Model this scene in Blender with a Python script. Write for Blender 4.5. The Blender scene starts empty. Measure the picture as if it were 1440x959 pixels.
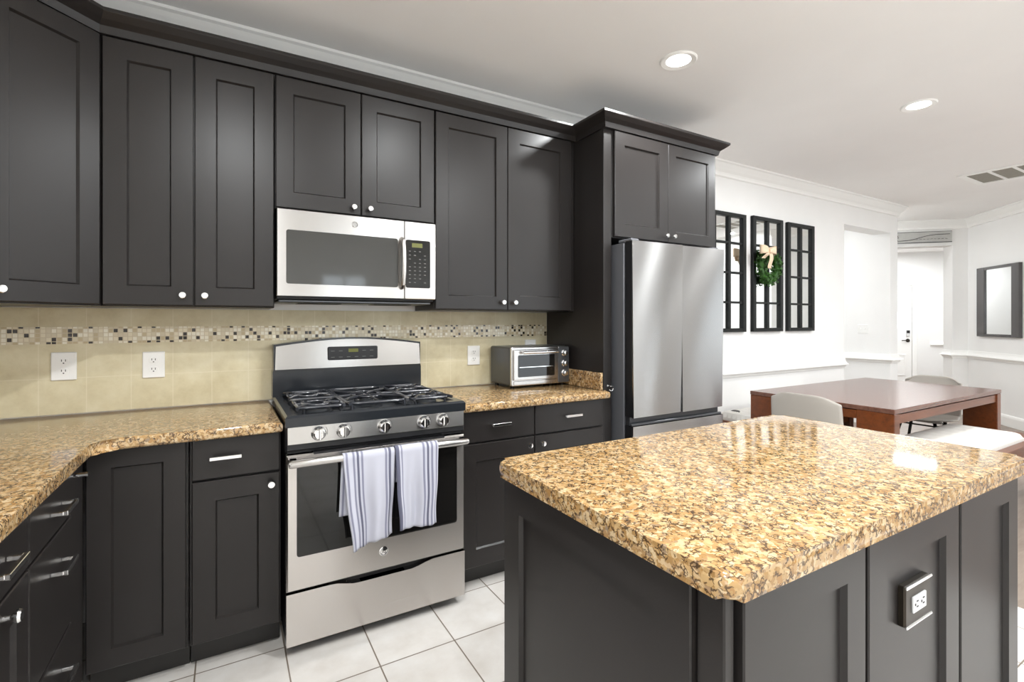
import bpy, bmesh, math, random
from mathutils import Vector, Matrix
S = bpy.context.scene
COL = S.collection
PI = math.pi
random.seed(7)

# ------------------------------------------------------------------ camera, world, lights, exposure
CAMZ = 1.315
cam_d = bpy.data.cameras.new('camera'); cam = bpy.data.objects.new('camera', cam_d); COL.objects.link(cam)
cam_d.sensor_width = 36.0; cam_d.lens = 36.0 * 691.0 / 1440.0
cam_d.shift_y = -(479.5 - 451.6) / 1440.0
cam_d.clip_start = 0.02; cam_d.clip_end = 200
cam.location = (0, 0, CAMZ); cam.rotation_euler = (PI / 2, 0, -0.526)
S.camera = cam
vs = S.view_settings
vs.view_transform = 'Standard'; vs.look = 'None'; vs.gamma = 1.0; vs.use_curve_mapping = False
vs.exposure = 0.04
S.cycles.diffuse_bounces = 9; S.cycles.glossy_bounces = 6; S.cycles.max_bounces = 12
S.cycles.sample_clamp_indirect = 6.0; S.cycles.caustics_reflective = False; S.cycles.caustics_refractive = False

W = bpy.data.worlds.new('world'); S.world = W; W.use_nodes = True
wn = W.node_tree; wn.nodes.clear()
w_out = wn.nodes.new('ShaderNodeOutputWorld'); w_bg = wn.nodes.new('ShaderNodeBackground')
sky = wn.nodes.new('ShaderNodeTexSky'); sky.sky_type = 'HOSEK_WILKIE'; sky.turbidity = 4.0
sky.sun_direction = (0.3, -0.55, 0.78)
wn.links.new(sky.outputs[0], w_bg.inputs[0]); w_bg.inputs[1].default_value = 1.2
wn.links.new(w_bg.outputs[0], w_out.inputs[0])

def area(name, loc, rot, sx, sy, power, col=(1, 1, 1), shape='RECTANGLE', spread=PI):
    d = bpy.data.lights.new(name, 'AREA'); d.shape = shape; d.size = sx
    if shape in ('RECTANGLE', 'ELLIPSE'): d.size_y = sy
    d.energy = power; d.color = col; d.spread = spread
    o = bpy.data.objects.new(name, d); COL.objects.link(o); o.location = loc; o.rotation_euler = rot
    return o
# daylight standing in the windows behind the camera; foyer and hall panels are added overhead fills
DAY = (0.86, 0.94, 1.0)
area('window_and_slit_light', (1.62, -3.36, 1.49), (PI / 2, 0, 0), .75, 1.18, 14, DAY)
area('window_and_slit_light', (4.6, -3.32, 1.1), (PI / 2, 0, 0), 2.6, 2.1, 48, DAY)
area('window_and_slit_light', (7.58, -1.2, 1.5), (PI / 2, 0, PI / 2), 1.8, 1.5, 20, DAY)
area('window_and_slit_light', (7.53, -2.975, 1.225), (PI / 2, 0, PI / 2), .34, 2.2, 60, DAY)  # lamp in an added slit window, aimed to streak the refrigerator doors
area('window_and_slit_light', (-1.2, -.9, 1.6), (PI / 2, 0, -PI / 2), 1.3, 1.0, 30, DAY)
area('foyer_fill', (10.9, 4.0, 2.68), (0, 0, 0), 1.6, 1.6, 70, (.95, .98, 1))
area('hall_fill', (6.1, 4.3, 2.68), (0, 0, 0), 0.9, 0.9, 22, (.95, .98, 1))
CANS_AND_FILLS = [(2.14, 1.87), (3.96, 1.46), (0.06, 0.45), (1.1, 1.0), (2.05, 0.0), (0.25, -1.7), (2.2, -1.7), (4.0, -0.6), (5.7, 0.5), (5.7, -1.7), (4.0, -2.2), (7.0, .7), (7.75, 3.75), (9.7, 6.2)]  # closing entries, by angled wall and foyer, are unseen fills added for brightness
P_CAN_FILL = {(7.0, .7): 24, (5.7, .5): 22, (5.7, -1.7): 24, (4.0, -.6): 24, (7.75, 3.75): 14, (9.7, 6.2): 30, (0.06, .45): 36, (1.1, 1.0): 22, (2.05, 0.0): 30}
for i, (x, y) in enumerate(CANS_AND_FILLS):
    area('can_and_fill_light', (x, y, 2.722), (0, 0, 0), 0.13, 0.13, P_CAN_FILL.get((x, y), 25), (0.965, 0.99, 1.0), 'DISK')

# ------------------------------------------------------------------ materials
def newmat(name):
    m = bpy.data.materials.new(name); m.use_nodes = True
    nt = m.node_tree; b = nt.nodes['Principled BSDF']
    return m, nt, b
def nd(nt, t, **kw):
    n = nt.nodes.new(t)
    for k, v in kw.items():
        if k in n.inputs: n.inputs[k].default_value = v
        else: setattr(n, k, v)
    return n
def sr(r, g, b):
    f = lambda c: (c / 255 / 12.92) if c / 255 <= 0.04045 else ((c / 255 + 0.055) / 1.055) ** 2.4
    return (f(r), f(g), f(b), 1.0)
def ramp(nt, stops, interp='LINEAR'):
    n = nt.nodes.new('ShaderNodeValToRGB'); r = n.color_ramp; r.interpolation = interp
    while len(r.elements) > 1: r.elements.remove(r.elements[-1])
    r.elements[0].position = stops[0][0]; r.elements[0].color = stops[0][1]
    for p, c in stops[1:]:
        e = r.elements.new(p); e.color = c
    return n
def simple(name, col, rough=0.5, metal=0.0, spec=0.5, noise=0.0, scale=20.0, bump=0.0, coat=0.0, stretch=None):
    m, nt, b = newmat(name)
    b.inputs['Base Color'].default_value = col; b.inputs['Roughness'].default_value = rough
    b.inputs['Metallic'].default_value = metal; b.inputs['Specular IOR Level'].default_value = spec
    b.inputs['Coat Weight'].default_value = coat; b.inputs['Coat Roughness'].default_value = 0.08
    tc = nd(nt, 'ShaderNodeTexCoord'); mp = nd(nt, 'ShaderNodeMapping')
    if stretch: mp.inputs['Scale'].default_value = stretch
    nt.links.new(tc.outputs['Object'], mp.inputs[0])
    nz = nd(nt, 'ShaderNodeTexNoise', Scale=scale, Detail=3.0); nt.links.new(mp.outputs[0], nz.inputs['Vector'])
    if noise > 0:
        c2 = tuple(c * (1 - noise) for c in col[:3]) + (1,); c1 = tuple(min(1, c * (1 + noise)) for c in col[:3]) + (1,)
        r = ramp(nt, [(0.3, c2), (0.7, c1)]); nt.links.new(nz.outputs['Fac'], r.inputs[0]); nt.links.new(r.outputs[0], b.inputs['Base Color'])
    if bump > 0:
        bp = nd(nt, 'ShaderNodeBump', Strength=bump, Distance=0.01); nt.links.new(nz.outputs['Fac'], bp.inputs['Height'])
        nt.links.new(bp.outputs[0], b.inputs['Normal'])
    return m
def emit(name, col, strength):
    m, nt, b = newmat(name); b.inputs['Base Color'].default_value = col
    b.inputs['Emission Color'].default_value = col; b.inputs['Emission Strength'].default_value = strength
    return m

M = {}
M['wall'] = simple('wall_paint', sr(239, 239, 238), 0.6, noise=0.01, scale=4)
M['ceil'] = simple('ceiling_paint', sr(244, 243, 242), 0.8, noise=0.01, scale=3)
M['trim'] = simple('trim_paint', sr(246, 246, 244), 0.35, noise=0.005)
M['cab'] = simple('espresso_lacquer', sr(37, 34, 33), 0.33, spec=0.36, noise=0.05, scale=7)
M['kick'] = simple('dark_toe_board', sr(38, 36, 34), 0.4, noise=0.05)
M['chrome'] = simple('polished_chrome', (0.86, 0.86, 0.86, 1), 0.12, 1.0)
M['black'] = simple('black_enamel', sr(34, 37, 41), 0.16, spec=0.5)
M['blackmat'] = simple('black_plastic', sr(26, 26, 28), 0.45)
M['iron'] = simple('cast_iron', sr(44, 46, 52), 0.24, spec=0.8, noise=0.1, scale=60)
M['glassblack'] = simple('dark_oven_glass', sr(22, 21, 20), 0.05, spec=0.55)
M['white'] = simple('white_plastic', sr(238, 238, 236), 0.3)
M['slot'] = simple('slot_dark', sr(60, 60, 60), 0.6)
M['rubber'] = simple('rubber', sr(24, 24, 24), 0.7)

def stainless(name, col, rough, along='x', warp=0.0, aniso=0.85):
    m, nt, b = newmat(name); b.inputs['Metallic'].default_value = 1.0
    b.inputs['Base Color'].default_value = col
    tc = nd(nt, 'ShaderNodeTexCoord'); mp = nd(nt, 'ShaderNodeMapping')
    mp.inputs['Scale'].default_value = (0.6, 60, 220) if along == 'x' else (220, 60, 0.6)
    nt.links.new(tc.outputs['Object'], mp.inputs[0])
    nz = nd(nt, 'ShaderNodeTexNoise', Scale=3.0, Detail=2.0); nt.links.new(mp.outputs[0], nz.inputs['Vector'])
    mr = nd(nt, 'ShaderNodeMapRange'); mr.inputs['To Min'].default_value = rough - 0.008; mr.inputs['To Max'].default_value = rough + 0.008
    nt.links.new(nz.outputs['Fac'], mr.inputs['Value']); nt.links.new(mr.outputs[0], b.inputs['Roughness'])
    b.inputs['Anisotropic'].default_value = aniso
    tg = nd(nt, 'ShaderNodeCombineXYZ'); tg.inputs[2].default_value = 1.0; nt.links.new(tg.outputs[0], b.inputs['Tangent'])
    if warp > 0:
        n2 = nd(nt, 'ShaderNodeTexNoise', Scale=1.6, Detail=0.0); nt.links.new(tc.outputs['Object'], n2.inputs['Vector'])
        bp = nd(nt, 'ShaderNodeBump', Strength=warp, Distance=0.1); nt.links.new(n2.outputs['Fac'], bp.inputs['Height'])
        nt.links.new(bp.outputs[0], b.inputs['Normal'])
    return m
M['steel'] = stainless('brushed_stainless', (0.58, 0.55, 0.525, 1), 0.27, 'x')
M['steelv'] = stainless('fridge_stainless', (0.41, 0.405, 0.40, 1), 0.23, 'x', aniso=0.98)
M['steelb'] = stainless('bright_stainless', (0.54, 0.525, 0.51, 1), 0.24, 'x')
M['steelg'] = stainless('backguard_stainless', (0.42, 0.405, 0.39, 1), 0.24, 'x')
M['toast'] = simple('dark_grey_steel', sr(96, 98, 101), 0.32, 0.7)
M['mirror'] = simple('mirror_silver', (0.88, 0.90, 0.90, 1), 0.015, 1.0)
M['frameblk'] = simple('black_painted_wood', sr(22, 24, 24), 0.5, spec=.25, noise=0.08)
M['framegrey'] = simple('grey_mirror_frame', sr(84, 82, 82), 0.25, 0.3)

def granite(name):
    m, nt, b = newmat(name); L = nt.links.new
    tc = nd(nt, 'ShaderNodeTexCoord')
    wz = nd(nt, 'ShaderNodeTexNoise', Scale=80.0, Detail=2.0); L(tc.outputs['Object'], wz.inputs['Vector'])
    sub = nd(nt, 'ShaderNodeVectorMath', operation='SUBTRACT'); L(wz.outputs['Color'], sub.inputs[0]); sub.inputs[1].default_value = (0.5, 0.5, 0.5)
    sc = nd(nt, 'ShaderNodeVectorMath', operation='SCALE'); L(sub.outputs[0], sc.inputs[0]); sc.inputs['Scale'].default_value = 0.020
    ad = nd(nt, 'ShaderNodeVectorMath', operation='ADD'); L(tc.outputs['Object'], ad.inputs[0]); L(sc.outputs[0], ad.inputs[1])
    v = nd(nt, 'ShaderNodeTexVoronoi', Scale=95.0); L(ad.outputs[0], v.inputs['Vector'])
    sx = nd(nt, 'ShaderNodeSeparateColor'); L(v.outputs['Color'], sx.inputs[0])
    r1 = ramp(nt, [(0.0, sr(146, 114, 74)), (0.25, sr(172, 140, 96)), (0.5, sr(188, 160, 118)), (0.72, sr(202, 182, 150)), (0.9, sr(166, 126, 76)), (1.0, sr(140, 124, 106))])
    L(sx.outputs[0], r1.inputs[0])
    big = nd(nt, 'ShaderNodeTexNoise', Scale=7.0, Detail=3.0); L(tc.outputs['Object'], big.inputs['Vector'])
    rb = ramp(nt, [(0.3, (0.88, 0.84, 0.78, 1)), (0.7, (1.06, 1.04, 1.0, 1))]); L(big.outputs['Fac'], rb.inputs[0])
    mx = nd(nt, 'ShaderNodeMix', data_type='RGBA', blend_type='MULTIPLY'); mx.inputs[0].default_value = 1.0
    L(r1.outputs[0], mx.inputs[6]); L(rb.outputs[0], mx.inputs[7])
    # dark curly flecks: cell borders that survive a patchy mask
    e = nd(nt, 'ShaderNodeTexVoronoi', Scale=72.0, feature='DISTANCE_TO_EDGE'); L(ad.outputs[0], e.inputs['Vector'])
    er = ramp(nt, [(0.06, (1, 1, 1, 1)), (0.13, (0, 0, 0, 1))]); L(e.outputs['Distance'], er.inputs[0])
    mk = nd(nt, 'ShaderNodeTexNoise', Scale=55.0, Detail=2.0); L(tc.outputs['Object'], mk.inputs['Vector'])
    mkr = ramp(nt, [(0.46, (0, 0, 0, 1)), (0.53, (1, 1, 1, 1))]); L(mk.outputs['Fac'], mkr.inputs[0])
    mul = nd(nt, 'ShaderNodeMath', operation='MULTIPLY'); L(er.outputs[0], mul.inputs[0]); L(mkr.outputs[0], mul.inputs[1])
    f2 = nd(nt, 'ShaderNodeTexNoise', Scale=160.0, Detail=3.0); L(ad.outputs[0], f2.inputs['Vector'])
    f2r = ramp(nt, [(0.64, (0, 0, 0, 1)), (0.70, (1, 1, 1, 1))]); L(f2.outputs['Fac'], f2r.inputs[0])
    mxm = nd(nt, 'ShaderNodeMath', operation='MAXIMUM'); L(mul.outputs[0], mxm.inputs[0]); L(f2r.outputs[0], mxm.inputs[1])
    f3 = nd(nt, 'ShaderNodeMath', operation='MULTIPLY'); L(mxm.outputs[0], f3.inputs[0]); f3.inputs[1].default_value = 0.85
    m2 = nd(nt, 'ShaderNodeMix', data_type='RGBA'); L(f3.outputs[0], m2.inputs[0]); L(mx.outputs[2], m2.inputs[6]); m2.inputs[7].default_value = sr(54, 38, 29)
    L(m2.outputs[2], b.inputs['Base Color'])
    b.inputs['Roughness'].default_value = 0.09; b.inputs['Specular IOR Level'].default_value = 0.5
    return m
M['granite'] = granite('tan_granite')

def floor_tile():
    m, nt, b = newmat('pale_floor_tile'); L = nt.links.new
    tc = nd(nt, 'ShaderNodeTexCoord'); mp = nd(nt, 'ShaderNodeMapping'); mp.inputs['Location'].default_value = (-0.202, -1.87, 0)
    L(tc.outputs['Object'], mp.inputs[0])
    br = nd(nt, 'ShaderNodeTexBrick', offset=0.0, squash=1.0); br.inputs['Scale'].default_value = 1.0
    br.inputs['Mortar Size'].default_value = 0.0028; br.inputs['Brick Width'].default_value = 0.3048; br.inputs['Row Height'].default_value = 0.3048
    br.inputs['Mortar Smooth'].default_value = 0.1; br.inputs['Bias'].default_value = 0
    br.inputs['Color1'].default_value = (0, 0, 0, 1); br.inputs['Color2'].default_value = (0, 0, 0, 1); br.inputs['Mortar'].default_value = (1, 1, 1, 1)
    L(mp.outputs[0], br.inputs['Vector'])
    nz = nd(nt, 'ShaderNodeTexNoise', Scale=5.0, Detail=6.0, Roughness=0.6); L(tc.outputs['Object'], nz.inputs['Vector'])
    r = ramp(nt, [(0.3, sr(202, 196, 189)), (0.55, sr(216, 212, 207)), (0.75, sr(224, 222, 219))]); L(nz.outputs['Fac'], r.inputs[0])
    mx = nd(nt, 'ShaderNodeMix', data_type='RGBA'); L(br.outputs['Color'], mx.inputs[0]); L(r.outputs[0], mx.inputs[6]); mx.inputs[7].default_value = sr(120, 108, 95)
    L(mx.outputs[2], b.inputs['Base Color']); b.inputs['Roughness'].default_value = 0.3
    bp = nd(nt, 'ShaderNodeBump', Strength=0.4, Distance=0.002, invert=True); L(br.outputs['Color'], bp.inputs['Height']); L(bp.outputs[0], b.inputs['Normal'])
    return m
M['floor'] = floor_tile()

def wood(name, c1, c2, rough, along=(1.2, 14, 14), scale=2.2):
    m, nt, b = newmat(name); L = nt.links.new
    tc = nd(nt, 'ShaderNodeTexCoord'); mp = nd(nt, 'ShaderNodeMapping'); mp.inputs['Scale'].default_value = along
    L(tc.outputs['Object'], mp.inputs[0])
    nz = nd(nt, 'ShaderNodeTexNoise', Scale=scale, Detail=6.0, Roughness=0.6, Distortion=0.6); L(mp.outputs[0], nz.inputs['Vector'])
    r = ramp(nt, [(0.3, c1), (0.7, c2)]); L(nz.outputs['Fac'], r.inputs[0]); L(r.outputs[0], b.inputs['Base Color'])
    b.inputs['Roughness'].default_value = rough
    return m
M['table'] = wood('reddish_brown_wood', sr(84, 42, 16), sr(114, 60, 26), 0.3)
M['tabletop'] = wood('dark_brown_tabletop', sr(88, 58, 46), sr(112, 78, 66), 0.22)
M['woodfloor'] = wood('grey_brown_plank', sr(120, 106, 96), sr(150, 136, 124), 0.35, (1.0, 8, 8), 3.0)

def backsplash_mat():
    m, nt, b = newmat('beige_wall_tile'); L = nt.links.new
    tc = nd(nt, 'ShaderNodeTexCoord'); sp = nd(nt, 'ShaderNodeSeparateXYZ'); L(tc.outputs['Object'], sp.inputs[0])
    cb = nd(nt, 'ShaderNodeCombineXYZ'); L(sp.outputs['X'], cb.inputs[0]); L(sp.outputs['Z'], cb.inputs[1])
    mp = nd(nt, 'ShaderNodeMapping'); mp.inputs['Location'].default_value = (0.062, -0.915 + 0.0, 0); L(cb.outputs[0], mp.inputs[0])
    br = nd(nt, 'ShaderNodeTexBrick', offset=0.0, squash=1.0); br.inputs['Scale'].default_value = 1.0
    br.inputs['Mortar Size'].default_value = 0.0016; br.inputs['Brick Width'].default_value = 0.1555; br.inputs['Row Height'].default_value = 0.1555
    br.inputs['Color1'].default_value = (0, 0, 0, 1); br.inputs['Color2'].default_value = (0, 0, 0, 1); br.inputs['Mortar'].default_value = (1, 1, 1, 1)
    L(mp.outputs[0], br.inputs['Vector'])
    nz = nd(nt, 'ShaderNodeTexNoise', Scale=6.0, Detail=5.0, Roughness=0.65); L(tc.outputs['Object'], nz.inputs['Vector'])
    r = ramp(nt, [(0.3, sr(192, 180, 146)), (0.5, sr(207, 197, 165)), (0.72, sr(220, 212, 184))]); L(nz.outputs['Fac'], r.inputs[0])
    f = nd(nt, 'ShaderNodeMath', operation='MULTIPLY'); L(br.outputs['Color'], f.inputs[0]); f.inputs[1].default_value = 0.5
    mx = nd(nt, 'ShaderNodeMix', data_type='RGBA'); L(f.outputs[0], mx.inputs[0]); L(r.outputs[0], mx.inputs[6]); mx.inputs[7].default_value = sr(226, 217, 196)
    L(mx.outputs[2], b.inputs['Base Color']); b.inputs['Roughness'].default_value = 0.42
    return m
M['splash'] = backsplash_mat()

def mosaic_mat():
    m, nt, b = newmat('mosaic_strip_tile'); L = nt.links.new
    tc = nd(nt, 'ShaderNodeTexCoord'); sp = nd(nt, 'ShaderNodeSeparateXYZ'); L(tc.outputs['Object'], sp.inputs[0])
    P_ = 0.0182
    def cell(out, off, pitch):
        a = nd(nt, 'ShaderNodeMath', operation='ADD'); L(out, a.inputs[0]); a.inputs[1].default_value = off
        d = nd(nt, 'ShaderNodeMath', operation='DIVIDE'); L(a.outputs[0], d.inputs[0]); d.inputs[1].default_value = pitch
        fl = nd(nt, 'ShaderNodeMath', operation='FLOOR'); L(d.outputs[0], fl.inputs[0])
        fr = nd(nt, 'ShaderNodeMath', operation='FRACT'); L(d.outputs[0], fr.inputs[0])
        return fl.outputs[0], fr.outputs[0]
    fz, rz = cell(sp.outputs['Z'], 10 - 1.2175 + 0.0 , 0.0182)
    # each row is shifted a little against the one below
    sh = nd(nt, 'ShaderNodeMath', operation='MULTIPLY'); L(fz, sh.inputs[0]); sh.inputs[1].default_value = 0.0
    ax = nd(nt, 'ShaderNodeMath', operation='ADD'); L(sp.outputs['X'], ax.inputs[0]); L(sh.outputs[0], ax.inputs[1])
    fx, rx = cell(ax.outputs[0], 10, 0.0172)
    cb = nd(nt, 'ShaderNodeCombineXYZ'); L(fx, cb.inputs[0]); L(fz, cb.inputs[1])
    wnz = nd(nt, 'ShaderNodeTexWhiteNoise', noise_dimensions='2D'); L(cb.outputs[0], wnz.inputs['Vector'])
    r = ramp(nt, [(0.0, sr(40, 28, 20)), (0.13, sr(226, 217, 192)), (0.4, sr(196, 180, 146)), (0.6, sr(214, 204, 178)), (0.8, sr(238, 233, 216))], 'CONSTANT')
    L(wnz.outputs['Value'], r.inputs[0])
    def edge(fr, g):
        a = nd(nt, 'ShaderNodeMath', operation='LESS_THAN'); L(fr, a.inputs[0]); a.inputs[1].default_value = g
        c = nd(nt, 'ShaderNodeMath', operation='GREATER_THAN'); L(fr, c.inputs[0]); c.inputs[1].default_value = 1 - g
        o = nd(nt, 'ShaderNodeMath', operation='MAXIMUM'); L(a.outputs[0], o.inputs[0]); L(c.outputs[0], o.inputs[1]); return o.outputs[0]
    o = nd(nt, 'ShaderNodeMath', operation='MAXIMUM'); L(edge(rx, 0.09), o.inputs[0]); L(edge(rz, 0.08), o.inputs[1])
    mx = nd(nt, 'ShaderNodeMix', data_type='RGBA'); L(o.outputs[0], mx.inputs[0]); L(r.outputs[0], mx.inputs[6]); mx.inputs[7].default_value = sr(206, 194, 166)
    L(mx.outputs[2], b.inputs['Base Color']); b.inputs['Roughness'].default_value = 0.2
    return m
M['mosaic'] = mosaic_mat()

def towel_mat(name, stops):
    m, nt, b = newmat(name); L = nt.links.new
    uv = nd(nt, 'ShaderNodeUVMap'); sp = nd(nt, 'ShaderNodeSeparateXYZ'); L(uv.outputs[0], sp.inputs[0])
    r = ramp(nt, stops, 'CONSTANT'); L(sp.outputs[0], r.inputs[0]); L(r.outputs[0], b.inputs['Base Color'])
    tc = nd(nt, 'ShaderNodeTexCoord'); nz = nd(nt, 'ShaderNodeTexNoise', Scale=600.0); L(tc.outputs['Object'], nz.inputs['Vector'])
    bp = nd(nt, 'ShaderNodeBump', Strength=0.25, Distance=0.001); L(nz.outputs['Fac'], bp.inputs['Height']); L(bp.outputs[0], b.inputs['Normal'])
    b.inputs['Roughness'].default_value = 0.9; b.inputs['Sheen Weight'].default_value = 0.2
    return m
TW, TG, TD = sr(184, 185, 197), sr(126, 127, 146), sr(92, 93, 112)
def glass_pane():
    m, nt, b = newmat('window_glass'); L = nt.links.new
    out = nt.nodes['Material Output']; tr = nd(nt, 'ShaderNodeBsdfTransparent'); gl = nd(nt, 'ShaderNodeBsdfGlossy', Roughness=0.02)
    fr = nd(nt, 'ShaderNodeFresnel', IOR=1.45); mx = nd(nt, 'ShaderNodeMixShader'); L(fr.outputs[0], mx.inputs[0]); L(tr.outputs[0], mx.inputs[1]); L(gl.outputs[0], mx.inputs[2])
    L(mx.outputs[0], out.inputs[0]); return m
M['pane'] = glass_pane()
M['lens'] = emit('lamp_lens', (1.0, 0.97, 0.92, 1), 6.0)
M['display'] = emit('green_display', sr(96, 98, 40), 0.08)
M['mark'] = simple('key_print', sr(104, 104, 102), 0.6)
M['microglass'] = simple('smoked_glass', sr(62, 62, 60), 0.06, spec=0.6)
M['doorglass'] = emit('lit_door_glass', (1, 1, 1, 1), 1.2)
M['vent'] = simple('vent_filter_grey', sr(142, 138, 128), 0.7, noise=0.06, scale=40)
M['chair'] = simple('taupe_shell', sr(172, 166, 158), 0.45)
M['chairleg'] = simple('black_metal_leg', sr(40, 38, 36), 0.4, 0.5)
M['cushion'] = simple('ivory_cushion_cloth', sr(214, 211, 205), 0.9, noise=0.03, scale=30)
M['leaf'] = simple('boxwood_leaf', sr(40, 84, 12), 0.5, noise=0.5, scale=35)
M['bow'] = simple('cream_ribbon', sr(224, 200, 172), 0.7, noise=0.04, scale=30)
M['sign'] = simple('grey_sign_board', sr(186, 186, 183), 0.7, noise=0.06, scale=9)
M['ink'] = simple('charcoal_ink', sr(64, 62, 60), 0.7)
M['bronze'] = simple('dark_bronze', sr(50, 44, 36), 0.35, 0.6)
M['fsidegrey'] = simple('fridge_side_grey', sr(120, 121, 126), 0.4, 0.4)
M['darkgrey'] = simple('dark_grip_recess', sr(74, 75, 78), 0.3, 0.6)  # even dark grey for the grip recess and the sign edges
M['outletgrey'] = simple('grey_receptacle', sr(206, 206, 206), 0.35)

# ------------------------------------------------------------------ mesh helpers
def box(bm, x0, x1, y0, y1, z0, z1, bev=0.0, seg=2):
    r = bmesh.ops.create_cube(bm, size=1.0); vsx = r['verts']
    bmesh.ops.scale(bm, vec=(x1 - x0, y1 - y0, z1 - z0), verts=vsx)
    bmesh.ops.translate(bm, vec=((x0 + x1) / 2, (y0 + y1) / 2, (z0 + z1) / 2), verts=vsx)
    if bev > 0:
        es = list({e for v in vsx for e in v.link_edges})
        bmesh.ops.bevel(bm, geom=es, offset=bev, segments=seg, affect='EDGES', profile=0.5)
def tube(bm, pts, r, n=10, closed=False, cap=True):
    pts = [Vector(p) for p in pts]; rings = []; m = len(pts); prev = None
    for i, p in enumerate(pts):
        a = pts[(i - 1) % m] if (i > 0 or closed) else p; c = pts[(i + 1) % m] if (i < m - 1 or closed) else p
        t = (c - a).normalized()
        if prev is None:
            up = Vector((0, 0, 1)) if abs(t.z) < 0.9 else Vector((1, 0, 0)); u = t.cross(up).normalized()
        else:
            u = (prev - t * prev.dot(t)).normalized()
        prev = u; w = t.cross(u); rr = r[i] if isinstance(r, (list, tuple)) else r
        rings.append([bm.verts.new(p + rr * (math.cos(2 * PI * k / n) * u + math.sin(2 * PI * k / n) * w)) for k in range(n)])
    for i in range(m - 1 + (1 if closed else 0)):
        A, B = rings[i], rings[(i + 1) % m]
        for k in range(n): bm.faces.new((A[k], A[(k + 1) % n], B[(k + 1) % n], B[k])).smooth = True
    if cap and not closed:
        bm.faces.new(rings[0][::-1]); bm.faces.new(rings[-1])
def lathe(bm, prof, mtx=None, n=24):
    """profile of (radius, height) turned about the local z axis"""
    mtx = mtx or Matrix.Identity(4); rings = []
    for (r, z) in prof:
        if r < 1e-6: rings.append([bm.verts.new(mtx @ Vector((0, 0, z)))])
        else: rings.append([bm.verts.new(mtx @ Vector((r * math.cos(2 * PI * k / n), r * math.sin(2 * PI * k / n), z))) for k in range(n)])
    for A, B in zip(rings, rings[1:]):
        for k in range(n):
            a0, a1 = A[k % len(A)], A[(k + 1) % len(A)]; b0, b1 = B[k % len(B)], B[(k + 1) % len(B)]
            f = [v for i, v in enumerate((a0, a1, b1, b0)) if v not in (a0, a1, b1, b0)[:i]]
            if len(f) >= 3:
                try: bm.faces.new(f).smooth = True
                except ValueError: pass
def facing(loc, rz=0.0):
    """local z -> out of a surface that faces -Y (turned by rz)"""
    return Matrix.Translation(loc) @ Matrix.Rotation(rz, 4, 'Z') @ Matrix.Rotation(PI / 2, 4, 'X')
def rrect(w, h, r, n=5):
    if r <= 1e-5: return [(0, 0), (w, 0), (w, h), (0, h)]
    pts = []
    for cx, cz, a0 in ((w - r, r, -PI / 2), (w - r, h - r, 0), (r, h - r, PI / 2), (r, r, PI)):
        for k in range(n + 1):
            a = a0 + PI / 2 * k / n; pts.append((cx + r * math.cos(a), cz + r * math.sin(a)))
    return pts
def panel(bm, x, z, w, h, rings, r=0.0, yb=0.0, smooth=False):
    """rings of (inset, y) lofted from back to front; faces -Y.  r = corner radius"""
    prev = None; n = 5
    for ins, y in rings:
        rr = max(r - ins, 0.0005) if r > 0 else 0.0
        pts = rrect(w - 2 * ins, h - 2 * ins, rr, n)
        cur = [bm.verts.new((x + ins + px, yb + y, z + ins + pz)) for px, pz in pts]
        if prev is None: bm.faces.new(cur[::-1])
        else:
            for k in range(len(cur)):
                f = bm.faces.new((prev[k], prev[(k + 1) % len(cur)], cur[(k + 1) % len(cur)], cur[k])); f.smooth = smooth
        prev = cur
    bm.faces.new(prev)
def shaker(bm, x, z, w, h, rail=0.077, t=0.02, rec=0.010, yb=0.0):
    panel(bm, x, z, w, h, [(0, 0), (0, -t + 0.003), (0.003, -t), (rail, -t), (rail + 0.006, -t + rec), (rail + 0.0061, -t + rec)], yb=yb)
def slab(bm, x, z, w, h, t=0.02, yb=0.0, b=0.003):
    panel(bm, x, z, w, h, [(0, 0), (0, -t + b), (b, -t), (b + 0.0001, -t)], yb=yb)
def sweep(bm, path, prof, closed=False, smooth=False):
    """profile of (out, z) carried along a plan polyline, out = to the right of travel"""
    P = [Vector((p[0], p[1])) for p in path]; n = len(P); rows = []
    nrm = []
    for i in range(n if closed else n - 1):
        d = (P[(i + 1) % n] - P[i]).normalized(); nrm.append(Vector((d.y, -d.x)))
    for i in range(n):
        if closed: a, b = nrm[i - 1], nrm[i]
        else: a, b = nrm[max(i - 1, 0)], nrm[min(i, n - 2)]
        m = (a + b) / (1 + a.dot(b))
        rows.append([bm.verts.new((P[i].x + m.x * o, P[i].y + m.y * o, z)) for o, z in prof])
    k = len(prof)
    for i in range(n if closed else n - 1):
        A, B = rows[i], rows[(i + 1) % n]
        for j in range(k):
            f = bm.faces.new((A[j], A[(j + 1) % k], B[(j + 1) % k], B[j])); f.smooth = smooth
    if not closed:
        bm.faces.new(rows[0]); bm.faces.new(rows[-1][::-1])
def prism(bm, pts, z0, z1, bev=0.0, seg=4):
    A = [bm.verts.new((x, y, z0)) for x, y in pts]; B = [bm.verts.new((x, y, z1)) for x, y in pts]; n = len(pts)
    fs = [bm.faces.new(A[::-1]), bm.faces.new(B)]
    for i in range(n): fs.append(bm.faces.new((A[i], A[(i + 1) % n], B[(i + 1) % n], B[i])))
    if bev > 0:
        es = [e for f in fs[:2] for e in f.edges]
        bmesh.ops.bevel(bm, geom=es, offset=bev, segments=seg, affect='EDGES', profile=0.5)
        for f in bm.faces: f.smooth = True
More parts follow.
